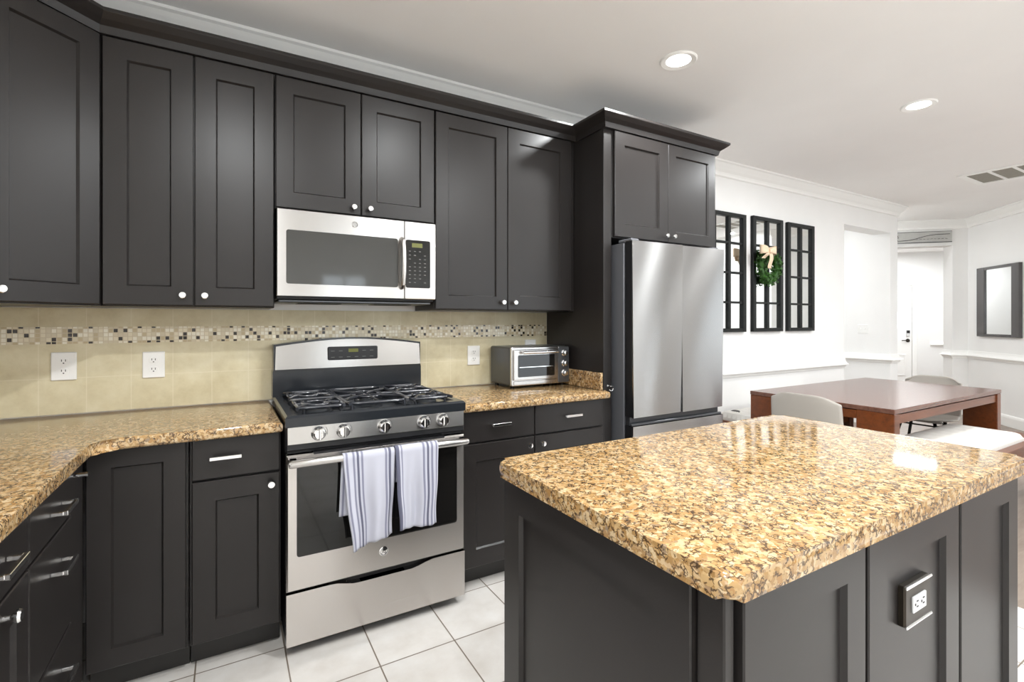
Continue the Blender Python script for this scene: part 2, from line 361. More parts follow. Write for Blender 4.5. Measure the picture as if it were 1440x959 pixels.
def grid(bm, fn, nu, nv, uvs=False):
    V = [[bm.verts.new(fn(u / nu, v / nv)) for v in range(nv + 1)] for u in range(nu + 1)]
    lay = bm.loops.layers.uv.new('UVMap') if uvs else None
    for u in range(nu):
        for v in range(nv):
            f = bm.faces.new((V[u][v], V[u + 1][v], V[u + 1][v + 1], V[u][v + 1])); f.smooth = True
            if lay:
                for lp, (a, c) in zip(f.loops, ((u, v), (u + 1, v), (u + 1, v + 1), (u, v + 1))): lp[lay].uv = (a / nu, c / nv)
def BM(): return bmesh.new()

def obj(name, bm, m, parent=None, shift=True, smooth=None):
    """link a bmesh as ONE mesh object; world coordinates for things that are not turned"""
    bmesh.ops.recalc_face_normals(bm, faces=bm.faces)
    if parent is not None:
        root = parent
        while root.parent: root = root.parent
        if shift and abs(root.rotation_euler.z) < 1e-6: bmesh.ops.translate(bm, vec=-Vector(root.location), verts=bm.verts)
    for e in bm.edges:
        if len(e.link_faces) == 2 and e.calc_face_angle(0.0) > 0.62: e.smooth = False
    me = bpy.data.meshes.new(name); bm.to_mesh(me); bm.free()
    me.materials.append(M[m] if isinstance(m, str) else m)
    if smooth is not None:
        for p in me.polygons: p.use_smooth = smooth
    o = bpy.data.objects.new(name, me); COL.objects.link(o)
    if parent is not None: o.parent = parent
    return o
def thing(name, label, cat, loc=(0, 0, 0), rz=0.0, group=None):
    o = bpy.data.objects.new(name, None); COL.objects.link(o); o.empty_display_size = 0.05
    o.location = loc; o.rotation_euler = (0, 0, rz); o['label'] = label; o['category'] = cat
    if group: o['group'] = group
    return o
def tag(o, label, cat, group=None):
    o['label'] = label; o['category'] = cat
    if group: o['group'] = group
    return o
def struct(name, bm, m):
    o = obj(name, bm, m); o['kind'] = 'structure'; return o
def dup(root, loc, label, rz=None):
    r = root.copy(); COL.objects.link(r); r.location = loc; r['label'] = label
    if rz is not None: r.rotation_euler = (0, 0, rz)
    for ch in list(root.children):
        c = ch.copy(); COL.objects.link(c); c.parent = r
        for g in list(ch.children):
            d = g.copy(); COL.objects.link(d); d.parent = c
    return r
def sub_smooth(o, lv=2):
    md = o.modifiers.new('smooth', 'SUBSURF'); md.levels = lv; md.render_levels = lv
    return o

# ------------------------------------------------------------------ room shell
CH = 2.745; YB = 2.79; YD = 2.90; XL = -1.03; YF = -3.2; XR = 7.4
bm = BM(); box(bm, XL - .2, 3.15, YF - .2, 3.1, -0.12, 0); struct('floor', bm, 'floor')
bm = BM(); box(bm, 3.15, 14, YF - .2, 8.2, -0.12, 0); struct('floor_dining', bm, 'woodfloor')
bm = BM(); box(bm, XL - .2, 14, YF - .2, 8.2, CH, CH + .12); struct('ceiling', bm, 'ceil')

bm = BM(); box(bm, XL, 2.95, YB, YB + .3, 0, CH); struct('wall_back', bm, 'wall')
bm = BM()                                                     # dining wall with a cased opening to the side hall
box(bm, 2.95, 5.997, YD, YD + .19, 0, CH); box(bm, 5.997, 7.08, YD, YD + .19, 2.406, CH)
struct('wall_dining', bm, 'wall')
bm = BM(); box(bm, 7.08, 7.27, YD, 4.7, 0, CH); struct('wall_hall_right', bm, 'wall')
bm = BM(); box(bm, 5.0, 7.27, 4.7, 4.85, 0, CH); box(bm, 4.85, 5.0, YD + .19, 4.85, 0, CH); struct('wall_hall_back', bm, 'wall')
def angled_wall(name, p, q, openings, th, m='wall', h=CH):
    """wall from p to q seen from its right hand; openings (s0, s1, z0, z1) along it"""
    p = Vector(p); q = Vector(q); d = (q - p); Ln = d.length; d.normalize(); nb = Vector((-d.y, d.x)); bm = BM()
    def piece(s0, s1, z0, z1):
        if s1 - s0 < 1e-4 or z1 - z0 < 1e-4: return
        a = p + d * s0; b = p + d * s1
        prism(bm, [(a.x, a.y), (b.x, b.y), (b.x + nb.x * th, b.y + nb.y * th), (a.x + nb.x * th, a.y + nb.y * th)], z0, z1)
    s = 0
    for s0, s1, z0, z1 in sorted(openings):
        piece(s, s0, 0, h); piece(s0, s1, 0, z0); piece(s0, s1, z1, h); s = s1
    piece(s, Ln, 0, h)
    return struct(name, bm, m)
R2 = math.sqrt(.5)
# wall A at 45 degrees, its opening leads to the foyer
LA = math.hypot(1.75, 1.75)
A0 = (7.25, 4.5); A1 = (9.0, 2.75)
s_open1 = math.hypot(8.87 - 7.25, 1.62); s_open0 = s_open1 - 1.25
angled_wall('wall_angled_left', A0, A1, [(s_open0, s_open1, 0, 2.386)], .218)
angled_wall('wall_angled_right', (9.0, 2.75), (XR, 1.15), [], .15)
angled_wall('wall_right', (XR, 1.15), (XR, YF), [(1.45, 3.25, .75, 2.25), (3.95, 4.30, .10, 2.35)], .15)
angled_wall('wall_front', (XR, YF), (XL, YF), [(XR - 5.9, XR - 3.3, 0.05, 2.15), (XR - 2.0, XR - 1.25, .9, 2.08)], .15)
angled_wall('wall_left', (XL, YF), (XL, YB + .15), [(1.6, 3.0, 1.05, 2.15)], .15)
# foyer shell
angled_wall('wall_foyer', (8.9, 8.05), (13.0, 3.95), [], .15)
bm = BM(); prism(bm, [(13.0, 3.95), (9.9, .9), (10.0, .8), (13.1, 3.85)], 0, CH); struct('wall_foyer_right', bm, 'wall')
bm = BM(); box(bm, 7.0, 9.1, 8.0, 8.15, 0, CH); box(bm, 6.95, 7.1, 4.85, 8.1, 0, CH); struct('wall_foyer_left', bm, 'wall')

# windows in the walls behind and beside the camera
def window(name, p, d, w, z0, z1, cols, rows):
    """frame with bars and one pane, standing in an opening that starts at p and runs along d"""
    bm = BM(); ang = math.atan2(d[1], d[0]); f = .05
    def b(x0, x1, za, zb, y0=.02, y1=.10): box(bm, x0, x1, y0, y1, za, zb, .004, 1)
    b(0, f, z0, z1); b(w - f, w, z0, z1); b(f, w - f, z0, z0 + f); b(f, w - f, z1 - f, z1)
    for i in range(1, cols): b(w * i / cols - .018, w * i / cols + .018, z0 + f, z1 - f, .04, .08)
    for j in range(1, rows):
        z = z0 + (z1 - z0) * j / rows; b(f, w - f, z - .015, z + .015, .045, .075)
    bmesh.ops.transform(bm, matrix=Matrix.Translation((p[0], p[1], 0)) @ Matrix.Rotation(ang, 4, 'Z'), verts=bm.verts)
    o = struct(name, bm, 'trim')
    bm = BM(); box(bm, f, w - f, .058, .062, z0 + f, z1 - f)
    bmesh.ops.transform(bm, matrix=Matrix.Translation((p[0], p[1], 0)) @ Matrix.Rotation(ang, 4, 'Z'), verts=bm.verts)
    g = obj('pane', bm, 'pane', o)
window('window_1', (2.0, YF), (-1, 0), .75, .9, 2.08, 2, 3)
window('window_2', (5.9, YF), (-1, 0), 2.6, .05, 2.15, 2, 1)
window('window_3', (XR, 1.15 - 1.45), (0, -1), 1.8, .75, 2.25, 3, 2)
window('added_slit_window', (XR, 1.15 - 3.95), (0, -1), .35, .10, 2.35, 1, 1)  # added slit, out of view, placed for its bright reflection in the refrigerator

window('window_5', (XL, YF + 1.6), (0, 1), 1.4, 1.05, 2.15, 2, 2)

CROWN = [(0.0, CH), (0.085, CH), (0.085, CH - .014), (0.072, CH - .022), (0.060, CH - .040), (0.040, CH - .066), (0.022, CH - .085), (0.016, CH - .100), (0.016, CH - .118), (0.0, CH - .125)]
bm = BM()
sweep(bm, [(XL, YF), (XL, YB), (2.95, YB), (2.95, YD), (7.27, YD), (7.27, 4.45)], CROWN)
struct('trim_1', bm, 'trim')
bm = BM(); sweep(bm, [A0, A1, (XR, 1.15), (XR, YF), (XL, YF)], CROWN); struct('trim_2', bm, 'trim')
RAIL = [(0.0, .905), (0.012, .905), (0.014, .885), (0.020, .865), (0.034, .848), (0.050, .842), (0.050, .832), (0.026, .828), (0.018, .812), (0.016, .800), (0.0, .796)]
bm = BM(); sweep(bm, [(2.95, YD), (5.997, YD)], RAIL); struct('trim_3', bm, 'trim')
bm = BM(); sweep(bm, [(7.08, 4.68), (7.08, YD), (7.27, YD), (7.27, 4.4)], RAIL); struct('trim_4', bm, 'trim')
bm = BM(); sweep(bm, [(8.87 + .154, 2.88 + .154), (8.87, 2.88), A1, (XR, 1.15), (XR, -.28)], RAIL); struct('trim_5', bm, 'trim')
BASEB = [(0, 0), (0.016, 0), (0.016, .11), (0.012, .128), (0.006, .14), (0, .142)]
bm = BM(); sweep(bm, [(2.95, YD), (5.997, YD)], BASEB); struct('baseboard_dining', bm, 'trim')
bm = BM(); sweep(bm, [(8.87, 2.88), A1, (XR, 1.15), (XR, YF)], BASEB); struct('baseboard_right', bm, 'trim')
bm = BM(); sweep(bm, [(7.08, 4.68), (7.08, YD), (7.27, YD), (7.27, 4.4)], BASEB); struct('baseboard_hall', bm, 'trim')
# foyer chair rail and right-hand wainscot
F0 = (12.33 + .62 * R2 * .25, 4.64 - .62 * R2 * .25)
bm = BM(); sweep(bm, [(12.52, 4.43), (12.985, 3.965)], RAIL); struct('trim_6', bm, 'trim')

# front door in the foyer wall (faces -x -y, so turned by -45 degrees)
DR = (12.28, 4.67)
dw = .92
dl = (DR[0] - dw * R2, DR[1] + dw * R2)
door = bpy.data.objects.new('door_1', None); COL.objects.link(door); door.location = (dl[0] - .01, dl[1] - .01, 0); door.rotation_euler = (0, 0, -PI / 4)
door['kind'] = 'structure'
bm = BM(); panel(bm, 0, .01, dw, 2.03, [(0, 0), (0, -.03), (.004, -.034), (.0041, -.034)])
for x0, z0, w_, h_ in ((.10, .18, .32, .45), (.50, .18, .32, .45), (.10, 1.78, .72, .16)):
    panel(bm, x0, z0, w_, h_, [(0, -.034), (0.004, -.042), (.03, -.042), (.035, -.037), (.0351, -.037)])
obj('door_leaf', bm, 'trim', door)
bm = BM(); 
for x0, x1, z0, z1 in ((-.10, -.012, 0, 2.14), (dw + .012, dw + .10, 0, 2.14), (-.012, dw + .012, 2.052, 2.14)): box(bm, x0, x1, -.03, 0.005, z0, z1, .004, 1)
obj('door_casing', bm, 'trim', door)
bm = BM(); n = 40
ring = [bm.verts.new((dw / 2 + .23 * math.cos(2 * PI * k / n), -.0385, 1.33 + .40 * math.sin(2 * PI * k / n))) for k in range(n)]; bm.faces.new(ring)
obj('oval_glass', bm, 'doorglass', door)
bm = BM(); tube(bm, [(dw / 2 + .24 * math.cos(2 * PI * k / n), -.038, 1.33 + .41 * math.sin(2 * PI * k / n)) for k in range(n)], .012, 8, True)
tube(bm, [(dw / 2 + .13 * math.cos(2 * PI * k / n), -.041, 1.33 + .22 * math.sin(2 * PI * k / n)) for k in range(n)], .006, 6, True)
tube(bm, [(dw / 2, -.041, 1.11), (dw / 2, -.041, .93)], .005, 6); tube(bm, [(dw / 2, -.041, 1.55), (dw / 2, -.041, 1.73)], .005, 6)
obj('glass_rim', bm, 'trim', door)
bm = BM(); panel(bm, dw - .105, 1.00, .07, .13, [(0, -.034), (0, -.05), (.004, -.055), (.0041, -.055)], .01); kp = obj('keypad_lock', bm, 'outletgrey', door)
bm = BM(); panel(bm, dw - .098, 1.066, .056, .058, [(0, -.055), (0, -.058), (.0005, -.058)], .004); obj('keypad', bm, 'blackmat', kp)
bm = BM(); lathe(bm, [(0, 0), (.036, 0), (.036, .008), (.02, .012), (.012, .04), (0, .04)], facing((dw - .07, -.034, .915))); tube(bm, [(dw - .07, -.07, .915), (dw - .17, -.072, .915), (dw - .19, -.066, .912)], .009, 8)
lv = obj('door_handle', bm, 'bronze', door)

# ------------------------------------------------------------------ ceiling lights, vent
def can_fixture(x, y, label):
    t = thing('ceiling_light', label, 'ceiling light', (x, y, CH), 0, 'recessed ceiling lights')
    bm = BM(); lathe(bm, [(.066, -.004), (.092, -.010), (.098, -.004), (.098, -.0005), (.066, -.0005)], Matrix.Translation((x, y, CH)), 40); obj('trim_ring', bm, 'trim', t)
    bm = BM(); lathe(bm, [(0, -.0032), (.067, -.0032), (.067, -.0012), (0, -.0012)], Matrix.Translation((x, y, CH)), 40); obj('lens', bm, 'lens', t)
can_fixture(2.14, 1.87, 'round recessed ceiling light nearest the refrigerator cabinet, larger of the two in view')
can_fixture(3.96, 1.46, 'round recessed ceiling light above the dining table end, farther of the two in view')
t = thing('ceiling_vent', 'white ceiling return vent with grey square cells, above the dining table', 'vent', (6.5, 1.45, CH))
bm = BM(); vx0, vx1, vy0, vy1 = 6.22, 6.80, .86, 1.99; zc = CH
def vb(x0, x1, y0, y1): box(bm, x0, x1, y0, y1, zc - .012, zc - .0005, .002, 1)
vb(vx0, vx0 + .05, vy0, vy1); vb(vx1 - .05, vx1, vy0, vy1); vb(vx0 + .05, vx1 - .05, vy0, vy0 + .05); vb(vx0 + .05, vx1 - .05, vy1 - .05, vy1)
for k in range(1, 6):
    y = vy0 + .05 + (vy1 - vy0 - .1) * k / 6; vb(vx0 + .05, vx1 - .05, y - .012, y + .012)
obj('frame', bm, 'trim', t)
bm = BM(); box(bm, vx0 + .05, vx1 - .05, vy0 + .05, vy1 - .05, zc - .004, zc - .001)
obj('grille', bm, 'vent', t)

# ------------------------------------------------------------------ cabinet hardware
def knob(parent, x, y, z, rz=0.0):
    bm = BM(); lathe(bm, [(0, 0), (.006, 0), (.005, .012), (.0075, .016), (.0135, .020), (.0145, .025), (.012, .030), (0, .031)], facing((x, y, z), rz), 20)
    return obj('knob', bm, 'chrome', parent)
def pull(parent, x, y, z, w=.096, p=.032):
    """square bar pull on a -Y face, centre x"""
    bm = BM(); s = .005
    box(bm, x - w / 2 - s, x + w / 2 + s, y - p - s, y - p + s, z - s * 1.3, z + s * 1.3, .0012, 1)
    for q in (-1, 1): box(bm, x + q * w / 2 - s, x + q * w / 2 + s, y - p + s, y, z - s, z + s, .0012, 1)
    return obj('handle', bm, 'chrome', parent)
def body_box(parent, x0, x1, y0, y1, z0, z1, name='body', m='cab'):
    bm = BM(); box(bm, x0, x1, y0, y1, z0, z1, .002, 1); return obj(name, bm, m, parent)
def door_part(parent, x, z, w, h, yb, rail=.077, name='door', kn=None, rec=.010):
    bm = BM(); shaker(bm, x, z, w, h, rail, .02, rec, yb); d = obj(name, bm, 'cab', parent)
    if kn: knob(d, kn[0], yb - .02, kn[1])
    return d
def drawer_part(parent, x, z, w, h, yb, px=None, pz=None, name='drawer'):
    bm = BM(); slab(bm, x, z, w, h, .02, yb); d = obj(name, bm, 'cab', parent)
    if px is not None: pull(d, px, yb - .02, pz)
    return d

# ------------------------------------------------------------------ wall cabinets
YU = 2.48                                                      # carcass front; doors reach 2.46
YW = YB - .004
t = thing('wall_cabinet', 'tall dark two-door wall cabinet between the corner cabinet and the microwave', 'wall cabinet', (-.12, YW, 1.375))
body_box(t, -.424, .187, YU, YW, 1.375, 2.445)
door_part(t, -.421, 1.38, .300, 1.052, YU, .077, kn=(-.158, 1.423)); door_part(t, -.117, 1.38, .301, 1.052, YU, .077, kn=(-.080, 1.423))
t = thing('wall_cabinet', 'short dark two-door wall cabinet directly above the microwave', 'wall cabinet', (.572, YW, 1.829))
body_box(t, .189, .955, YU, YW, 1.829, 2.445)
door_part(t, .192, 1.834, .378, .598, YU, .073, kn=(.534, 1.868)); door_part(t, .574, 1.834, .378, .598, YU, .073, kn=(.612, 1.868))
t = thing('wall_cabinet', 'tall dark two-door wall cabinet above the toaster oven', 'wall cabinet', (1.42, YW, 1.375))
body_box(t, .957, 1.888, YU, YW, 1.375, 2.445)
door_part(t, .960, 1.38, .439, 1.052, YU, .073, kn=(1.362, 1.423)); door_part(t, 1.402, 1.38, .450, 1.052, YU, .080, kn=(1.440, 1.423))
# diagonal corner wall cabinet: turned 45 degrees, front bottom-right corner at the origin
t = thing('corner_wall_cabinet', 'dark diagonal one-door wall cabinet in the left corner', 'wall cabinet', (-.426, YU, 1.375), PI / 4)
bm = BM()
ang = -PI / 4
def dl2(x, y):                                                 # world plan -> local plan of the turned cabinet
    dx, dy = x + .426, y - YU; c, s = math.cos(ang), math.sin(ang); return (c * dx - s * dy, s * dx + c * dy)
prism(bm, [dl2(-.426, YU), dl2(-.426, YW), dl2(XL + .004, YW), dl2(XL + .004, YU - .274), dl2(-.70, YU - .274)], 0, 1.07)
obj('body', bm, 'cab', t)
bm = BM(); shaker(bm, -.375, .005, .357, 1.052, .072, .02, .010, 0); d = obj('door', bm, 'cab', t); knob(d, -.335, -.02, .046)

# tall cabinet and side panel around the refrigerator
bm = BM(); box(bm, 1.892, 1.951, 2.2, YW, 0.0, 2.445, .002, 1); o = obj('cabinet_side_panel', bm, 'cab')
tag(o, 'tall dark full-height side panel to the left of the refrigerator', 'cabinet panel')
t = thing('refrigerator_cabinet', 'dark two-door cabinet above the refrigerator', 'wall cabinet', (2.4, YW, 1.805))
body_box(t, 1.953, 2.865, 2.2, YW, 1.805, 2.445)
door_part(t, 1.962, 1.812, .440, .620, 2.2, .076, kn=(2.372, 1.848)); door_part(t, 2.405, 1.812, .449, .620, 2.2, .068, kn=(2.438, 1.848))
# dark crown along all the wall cabinets
CC = [(0, 2.4345), (.006, 2.4345), (.010, 2.448), (.014, 2.462), (.022, 2.468), (.036, 2.478), (.050, 2.490), (.058, 2.497), (.060, 2.500), (.060, 2.512), (-.02, 2.512), (-.02, 2.4345)]
bm = BM(); sweep(bm, [(XL + .03, 2.178 - .028), (-.707, 2.178 + .0), (-.43, 2.455), (1.888, 2.455), (1.888, 2.178), (2.868, 2.178), (2.868, YW - .12)], CC)
o = obj('cornice', bm, 'cab'); tag(o, 'dark flared cornice running along the tops of the wall cabinets', 'cornice')

# ------------------------------------------------------------------ backsplash, outlets
t = thing('backsplash', 'beige square-tiled backsplash behind the range with a brown-flecked mosaic band', 'backsplash', (.43, YB, .915))
for a, b in ((.0, 1.0),):
    bm = BM(); box(bm, XL + .002, 1.890, YB - .007, YB - .001, .917, 1.372); o = obj('tile_field', bm, 'splash', None); o.parent = None
    o.location = (0, 0, 0); o.parent = t; o.location = (-t.location.x, -t.location.y, -t.location.z)
    bm = BM(); box(bm, XL + .002, 1.890, YB - .0085, YB - .006, 1.2175, 1.2903); o = obj('mosaic_band', bm, 'mosaic', None)
    o.parent = t; o.location = (-t.location.x, -t.location.y, -t.location.z)
def outlet(x, z, label, y=YB - .009):
    t = thing('wall_outlet', label, 'outlet', (x, y, z), 0, 'white outlets on the backsplash')
    bm = BM(); panel(bm, x - .042, z - .06, .084, .12, [(0, 0), (0, -.003), (.003, -.006), (.0031, -.006)], .004, y); obj('plate', bm, 'white', t)
    for dz in (-.0215, .0215):
        bm = BM(); panel(bm, x - .017, z + dz - .0145, .034, .029, [(0, -.006), (0.0005, -.0085), (.001, -.0085)], .012, y); r = obj('receptacle', bm, 'white', t)
        bm = BM()
        for sx in (-.0065, .0065): box(bm, x + sx - .0013, x + sx + .0013, y - .0092, y - .0083, z + dz - .001, z + dz + .008)
        box(bm, x - .0025, x + .0025, y - .0092, y - .0083, z + dz - .010, z + dz - .0055, .0004, 1)
        obj('slots', bm, 'slot', r)
outlet(-.602, 1.122, 'white double outlet farthest left on the backsplash, below the corner cabinet')
outlet(-.290, 1.115, 'white double outlet on the backsplash just left of the range, second from the left')
outlet(1.336, 1.101, 'white double outlet on the backsplash between range and toaster oven')
outlet(1.755, 1.132, 'white outlet mostly hidden behind the toaster oven, only its top edge showing')

# ------------------------------------------------------------------ base cabinets
YC = 2.19                                                      # carcass front; doors reach 2.17
def kick(parent, x0, x1, y0=2.255, y1=2.27): body_box(parent, x0, x1, y0, y1, 0.0, .098, 'toe_kick', 'kick')
t = thing('corner_base_cabinet', 'dark base cabinet with one tall door in the inside corner of the counter', 'base cabinet', (-.27, YW, 0))
body_box(t, -.419, -.122, YC, YW, .10, .873); kick(t, -.419, -.122)
door_part(t, -.415, .11, .285, .765, YC, .068)
t = thing('base_cabinet', 'narrow dark base cabinet with drawer and door left of the range', 'base cabinet', (.03, YW, 0))
body_box(t, -.120, .190, YC, YW, .10, .873); kick(t, -.12, .19)
drawer_part(t, -.112, .72, .296, .152, YC, -.003, .802); door_part(t, -.112, .11, .296, .602, YC, .075, kn=(.152, .672))
t = thing('base_cabinet', 'wide dark base cabinet with two drawers and two doors below the toaster oven', 'base cabinet', (1.42, YW, 0))
body_box(t, .966, 1.888, YC, YW, .10, .873); kick(t, .966, 1.888)
drawer_part(t, .972, .72, .424, .152, YC, 1.186, .802); drawer_part(t, 1.402, .72, .458, .152, YC, 1.635, .802)
door_part(t, .972, .11, .424, .602, YC, .085, kn=(1.357, .672)); door_part(t, 1.402, .11, .458, .602, YC, .085, kn=(1.440, .672))
# left run, facing +X (turned 90 degrees: local x -> world y)
XF = -.435
t = thing('drawer_cabinet', 'dark drawer base cabinet with bar pulls under the left counter, next to the corner', 'base cabinet', (XF, 1.62, 0), PI / 2)
bm = BM(); box(bm, 0, .55, 0, .58, .10, .873, .002, 1); obj('body', bm, 'cab', t)
bm = BM(); box(bm, 0, .63, .065, .08, 0, .098); obj('toe_kick', bm, 'kick', t)
for z0, h_, pz in ((.72, .152, .786), (.392, .32, .622), (.11, .274, .30)):
    bm = BM(); slab(bm, .004, z0, .376, h_); d = obj('drawer', bm, 'cab', t); pull(d, .222, -.02, pz, .105)
bm = BM(); slab(bm, .384, .11, .15, .762, .016); f = obj('filler', bm, 'cab', t)
bm = BM(); lathe(bm, [(0, 0), (.007, 0), (.007, .038), (0, .038)], facing((.41, -.016, .829)), 16); obj('knob', bm, 'chrome', f)
t = thing('base_cabinet', 'dark base cabinet with drawer and knobbed door nearest the camera on the left', 'base cabinet', (XF, .86, 0), PI / 2)
bm = BM(); box(bm, 0, .758, 0, .58, .10, .873, .002, 1); obj('body', bm, 'cab', t)
bm = BM(); box(bm, 0, .758, .065, .08, 0, .098); obj('toe_kick', bm, 'kick', t)
bm = BM(); slab(bm, .38, .72, .374, .152); d = obj('drawer', bm, 'cab', t); pull(d, .567, -.02, .797, .105)
bm = BM(); slab(bm, .004, .72, .372, .152); d = obj('drawer', bm, 'cab', t); pull(d, .19, -.02, .797, .105)
bm = BM(); shaker(bm, .38, .11, .374, .602, .075); d = obj('door', bm, 'cab', t); knob(d, .600, -.02, .676)
bm = BM(); shaker(bm, .004, .11, .372, .602, .075); d = obj('door', bm, 'cab', t); knob(d, .335, -.02, .676)

# ------------------------------------------------------------------ counters
bm = BM()
pts = [(XL + .003, .5), (-.385, .5), (-.385, 2.06)]
for k in range(7):                                             # the inside corner is swept round
    a = PI + -PI / 2 * k / 6; pts.append((-.32 + .065 * math.cos(a), 2.07 + .065 * math.sin(a)))
pts += [(.192, 2.135), (.192, YW - .003), (XL + .003, YW - .003)]
prism(bm, pts, .875, .915, .014, 4)
o = obj('countertop', bm, 'granite'); tag(o, 'L-shaped tan speckled granite countertop left of the range', 'countertop')
t = thing('countertop', 'tan speckled granite countertop right of the range, under the toaster oven', 'countertop', (1.42, YW, .875))
bm = BM(); prism(bm, [(.964, 2.135), (1.885, 2.135), (1.885, 2.196), (1.889, 2.2), (1.889, YW - .003), (.964, YW - .003)], .875, .915, .014, 4); obj('slab', bm, 'granite', t)
bm = BM(); box(bm, 1.868, 1.889, 2.202, YB - .01, .9155, 1.015, .003, 2); obj('side_splash', bm, 'granite', t)

# ------------------------------------------------------------------ island
t = thing('kitchen_island', 'dark panelled kitchen island cabinet in the right foreground', 'kitchen island', (1.36, .88, 0))
IX0, IX1, IY0, IY1 = .705, 2.022, .527, 1.225
body_box(t, IX0, IX1, IY0, IY1, .09, .8715)
bm = BM(); box(bm, IX0 + .04, IX1 - .04, IY0 + .06, IY1 - .04, 0, .09); obj('toe_kick', bm, 'kick', t)
bm = BM(); box(bm, IX0 - .006, IX0 + .02, IY0 - .010, IY0 + .045, .09, .8715, .003, 1); obj('corner_post', bm, 'cab', t)
for x0, w_, rl in ((.733, .397, .072), (1.142, .455, .078), (1.609, .413, .074)):
    bm = BM(); shaker(bm, x0, .11, w_, .760, rl, .022, .012, IY0); obj('front_panel', bm, 'cab', t)
# end panel facing -X
bm = BM(); shaker(bm, -.655 / 2, 0, .655, .760, .082, .018, .012, 0)
bmesh.ops.transform(bm, matrix=Matrix.Translation((IX0, .902, .11)) @ Matrix.Rotation(-PI / 2, 4, 'Z'), verts=bm.verts)
obj('end_panel', bm, 'cab', t)
def rounded_rect_plan(x0, x1, y0, y1, r, n=6):
    return [(x0 + a, y0 + b) for a, b in rrect(x1 - x0, y1 - y0, r, n)]
bm = BM(); prism(bm, rounded_rect_plan(.672, 2.045, .484, 1.252, .03), .872, .9155, .018, 5)
o = obj('island_countertop', bm, 'granite'); tag(o, 'polished tan speckled granite slab on top of the island', 'countertop')
# outlet box on the island
t = thing('island_outlet', 'dark metal outlet plate with a sideways pale receptacle on the island front', 'outlet', (1.36, IY0 - .0105, .683))
yo = IY0 - .0105
bm = BM(); panel(bm, 1.297, .633, .128, .092, [(0, 0), (0, -.010), (.004, -.014), (.0041, -.014)], .006, yo); obj('plate', bm, 'bronze', t)
for z0 in (.719, .632):
    bm = BM(); box(bm, 1.297, 1.425, yo - .018, yo - .012, z0, z0 + .007, .002, 1); obj('bright_edge', bm, 'chrome', t)
bm = BM(); panel(bm, 1.328, .660, .066, .036, [(0, -.014), (0, -.016), (.0005, -.017), (.001, -.017)], .003, yo); r = obj('receptacle', bm, 'outletgrey', t)
bm = BM()
for cx in (1.346, 1.377):
    for dz in (-.006, .006): box(bm, cx - .002, cx + .006, yo - .0178, yo - .0168, .678 + dz - .0013, .678 + dz + .0013)
    box(bm, cx - .010, cx - .006, yo - .0178, yo - .0168, .6755, .6805)
obj('slots', bm, 'slot', r)

# ------------------------------------------------------------------ gas range
RX0, RX1 = .2, .957; RXC = (RX0 + RX1) / 2; YR = 2.09
t = thing('gas_range', 'stainless steel gas range with black cooktop and five knobs', 'stove', (RXC, 2.45, 0))
RANGE = t
bm = BM(); box(bm, RX0 + .003, RX1 - .003, YR + .03, 2.74, .035, .90, .004, 1)
for fx in (RX0 + .05, RX1 - .05):
    for fy in (YR + .10, 2.68): box(bm, fx - .02, fx + .02, fy - .02, fy + .02, 0, .04)
obj('body', bm, 'blackmat', t)
# cooktop tray with raised rim
bm = BM(); pan = [(RX0 - .003, YR - .008), (RX1 + .003, YR - .008), (RX1 + .003, 2.70), (RX0 - .003, 2.70)]
x0, x1, y0, y1 = RX0 - .004, RX1 + .004, YR - .004, 2.70
rings = [(0, .900), (0, .936), (.008, .945), (.040, .945), (.052, .934), (.0525, .934)]
prev = None
for ins, z in rings:
    cur = [bm.verts.new(p) for p in ((x0 + ins, y0 + ins, z), (x1 - ins, y0 + ins, z), (x1 - ins, y1 - ins, z), (x0 + ins, y1 - ins, z))]
    if prev is None: bm.faces.new(cur[::-1])
    else:
        for k in range(4): bm.faces.new((prev[k], prev[(k + 1) % 4], cur[(k + 1) % 4], cur[k]))
    prev = cur
bm.faces.new(prev); obj('cooktop', bm, 'black', t)
# burners
BURN = [(.335, 2.25, .042), (.335, 2.53, .036), (.822, 2.25, .042), (.822, 2.53, .034), (RXC, 2.39, .040)]
for bx, by, br in BURN:
    bm = BM(); lathe(bm, [(0, 0), (br + .012, 0), (br + .012, .006), (br, .012), (br, .016), (0, .016)], Matrix.Translation((bx, by, .934)), 24); b_ = obj('burner', bm, 'toast', t)
    bm = BM(); lathe(bm, [(0, .016), (br - .004, .016), (br - .002, .020), (br - .008, .024), (0, .025)], Matrix.Translation((bx, by, .934)), 24); obj('burner_cap', bm, 'iron', b_)
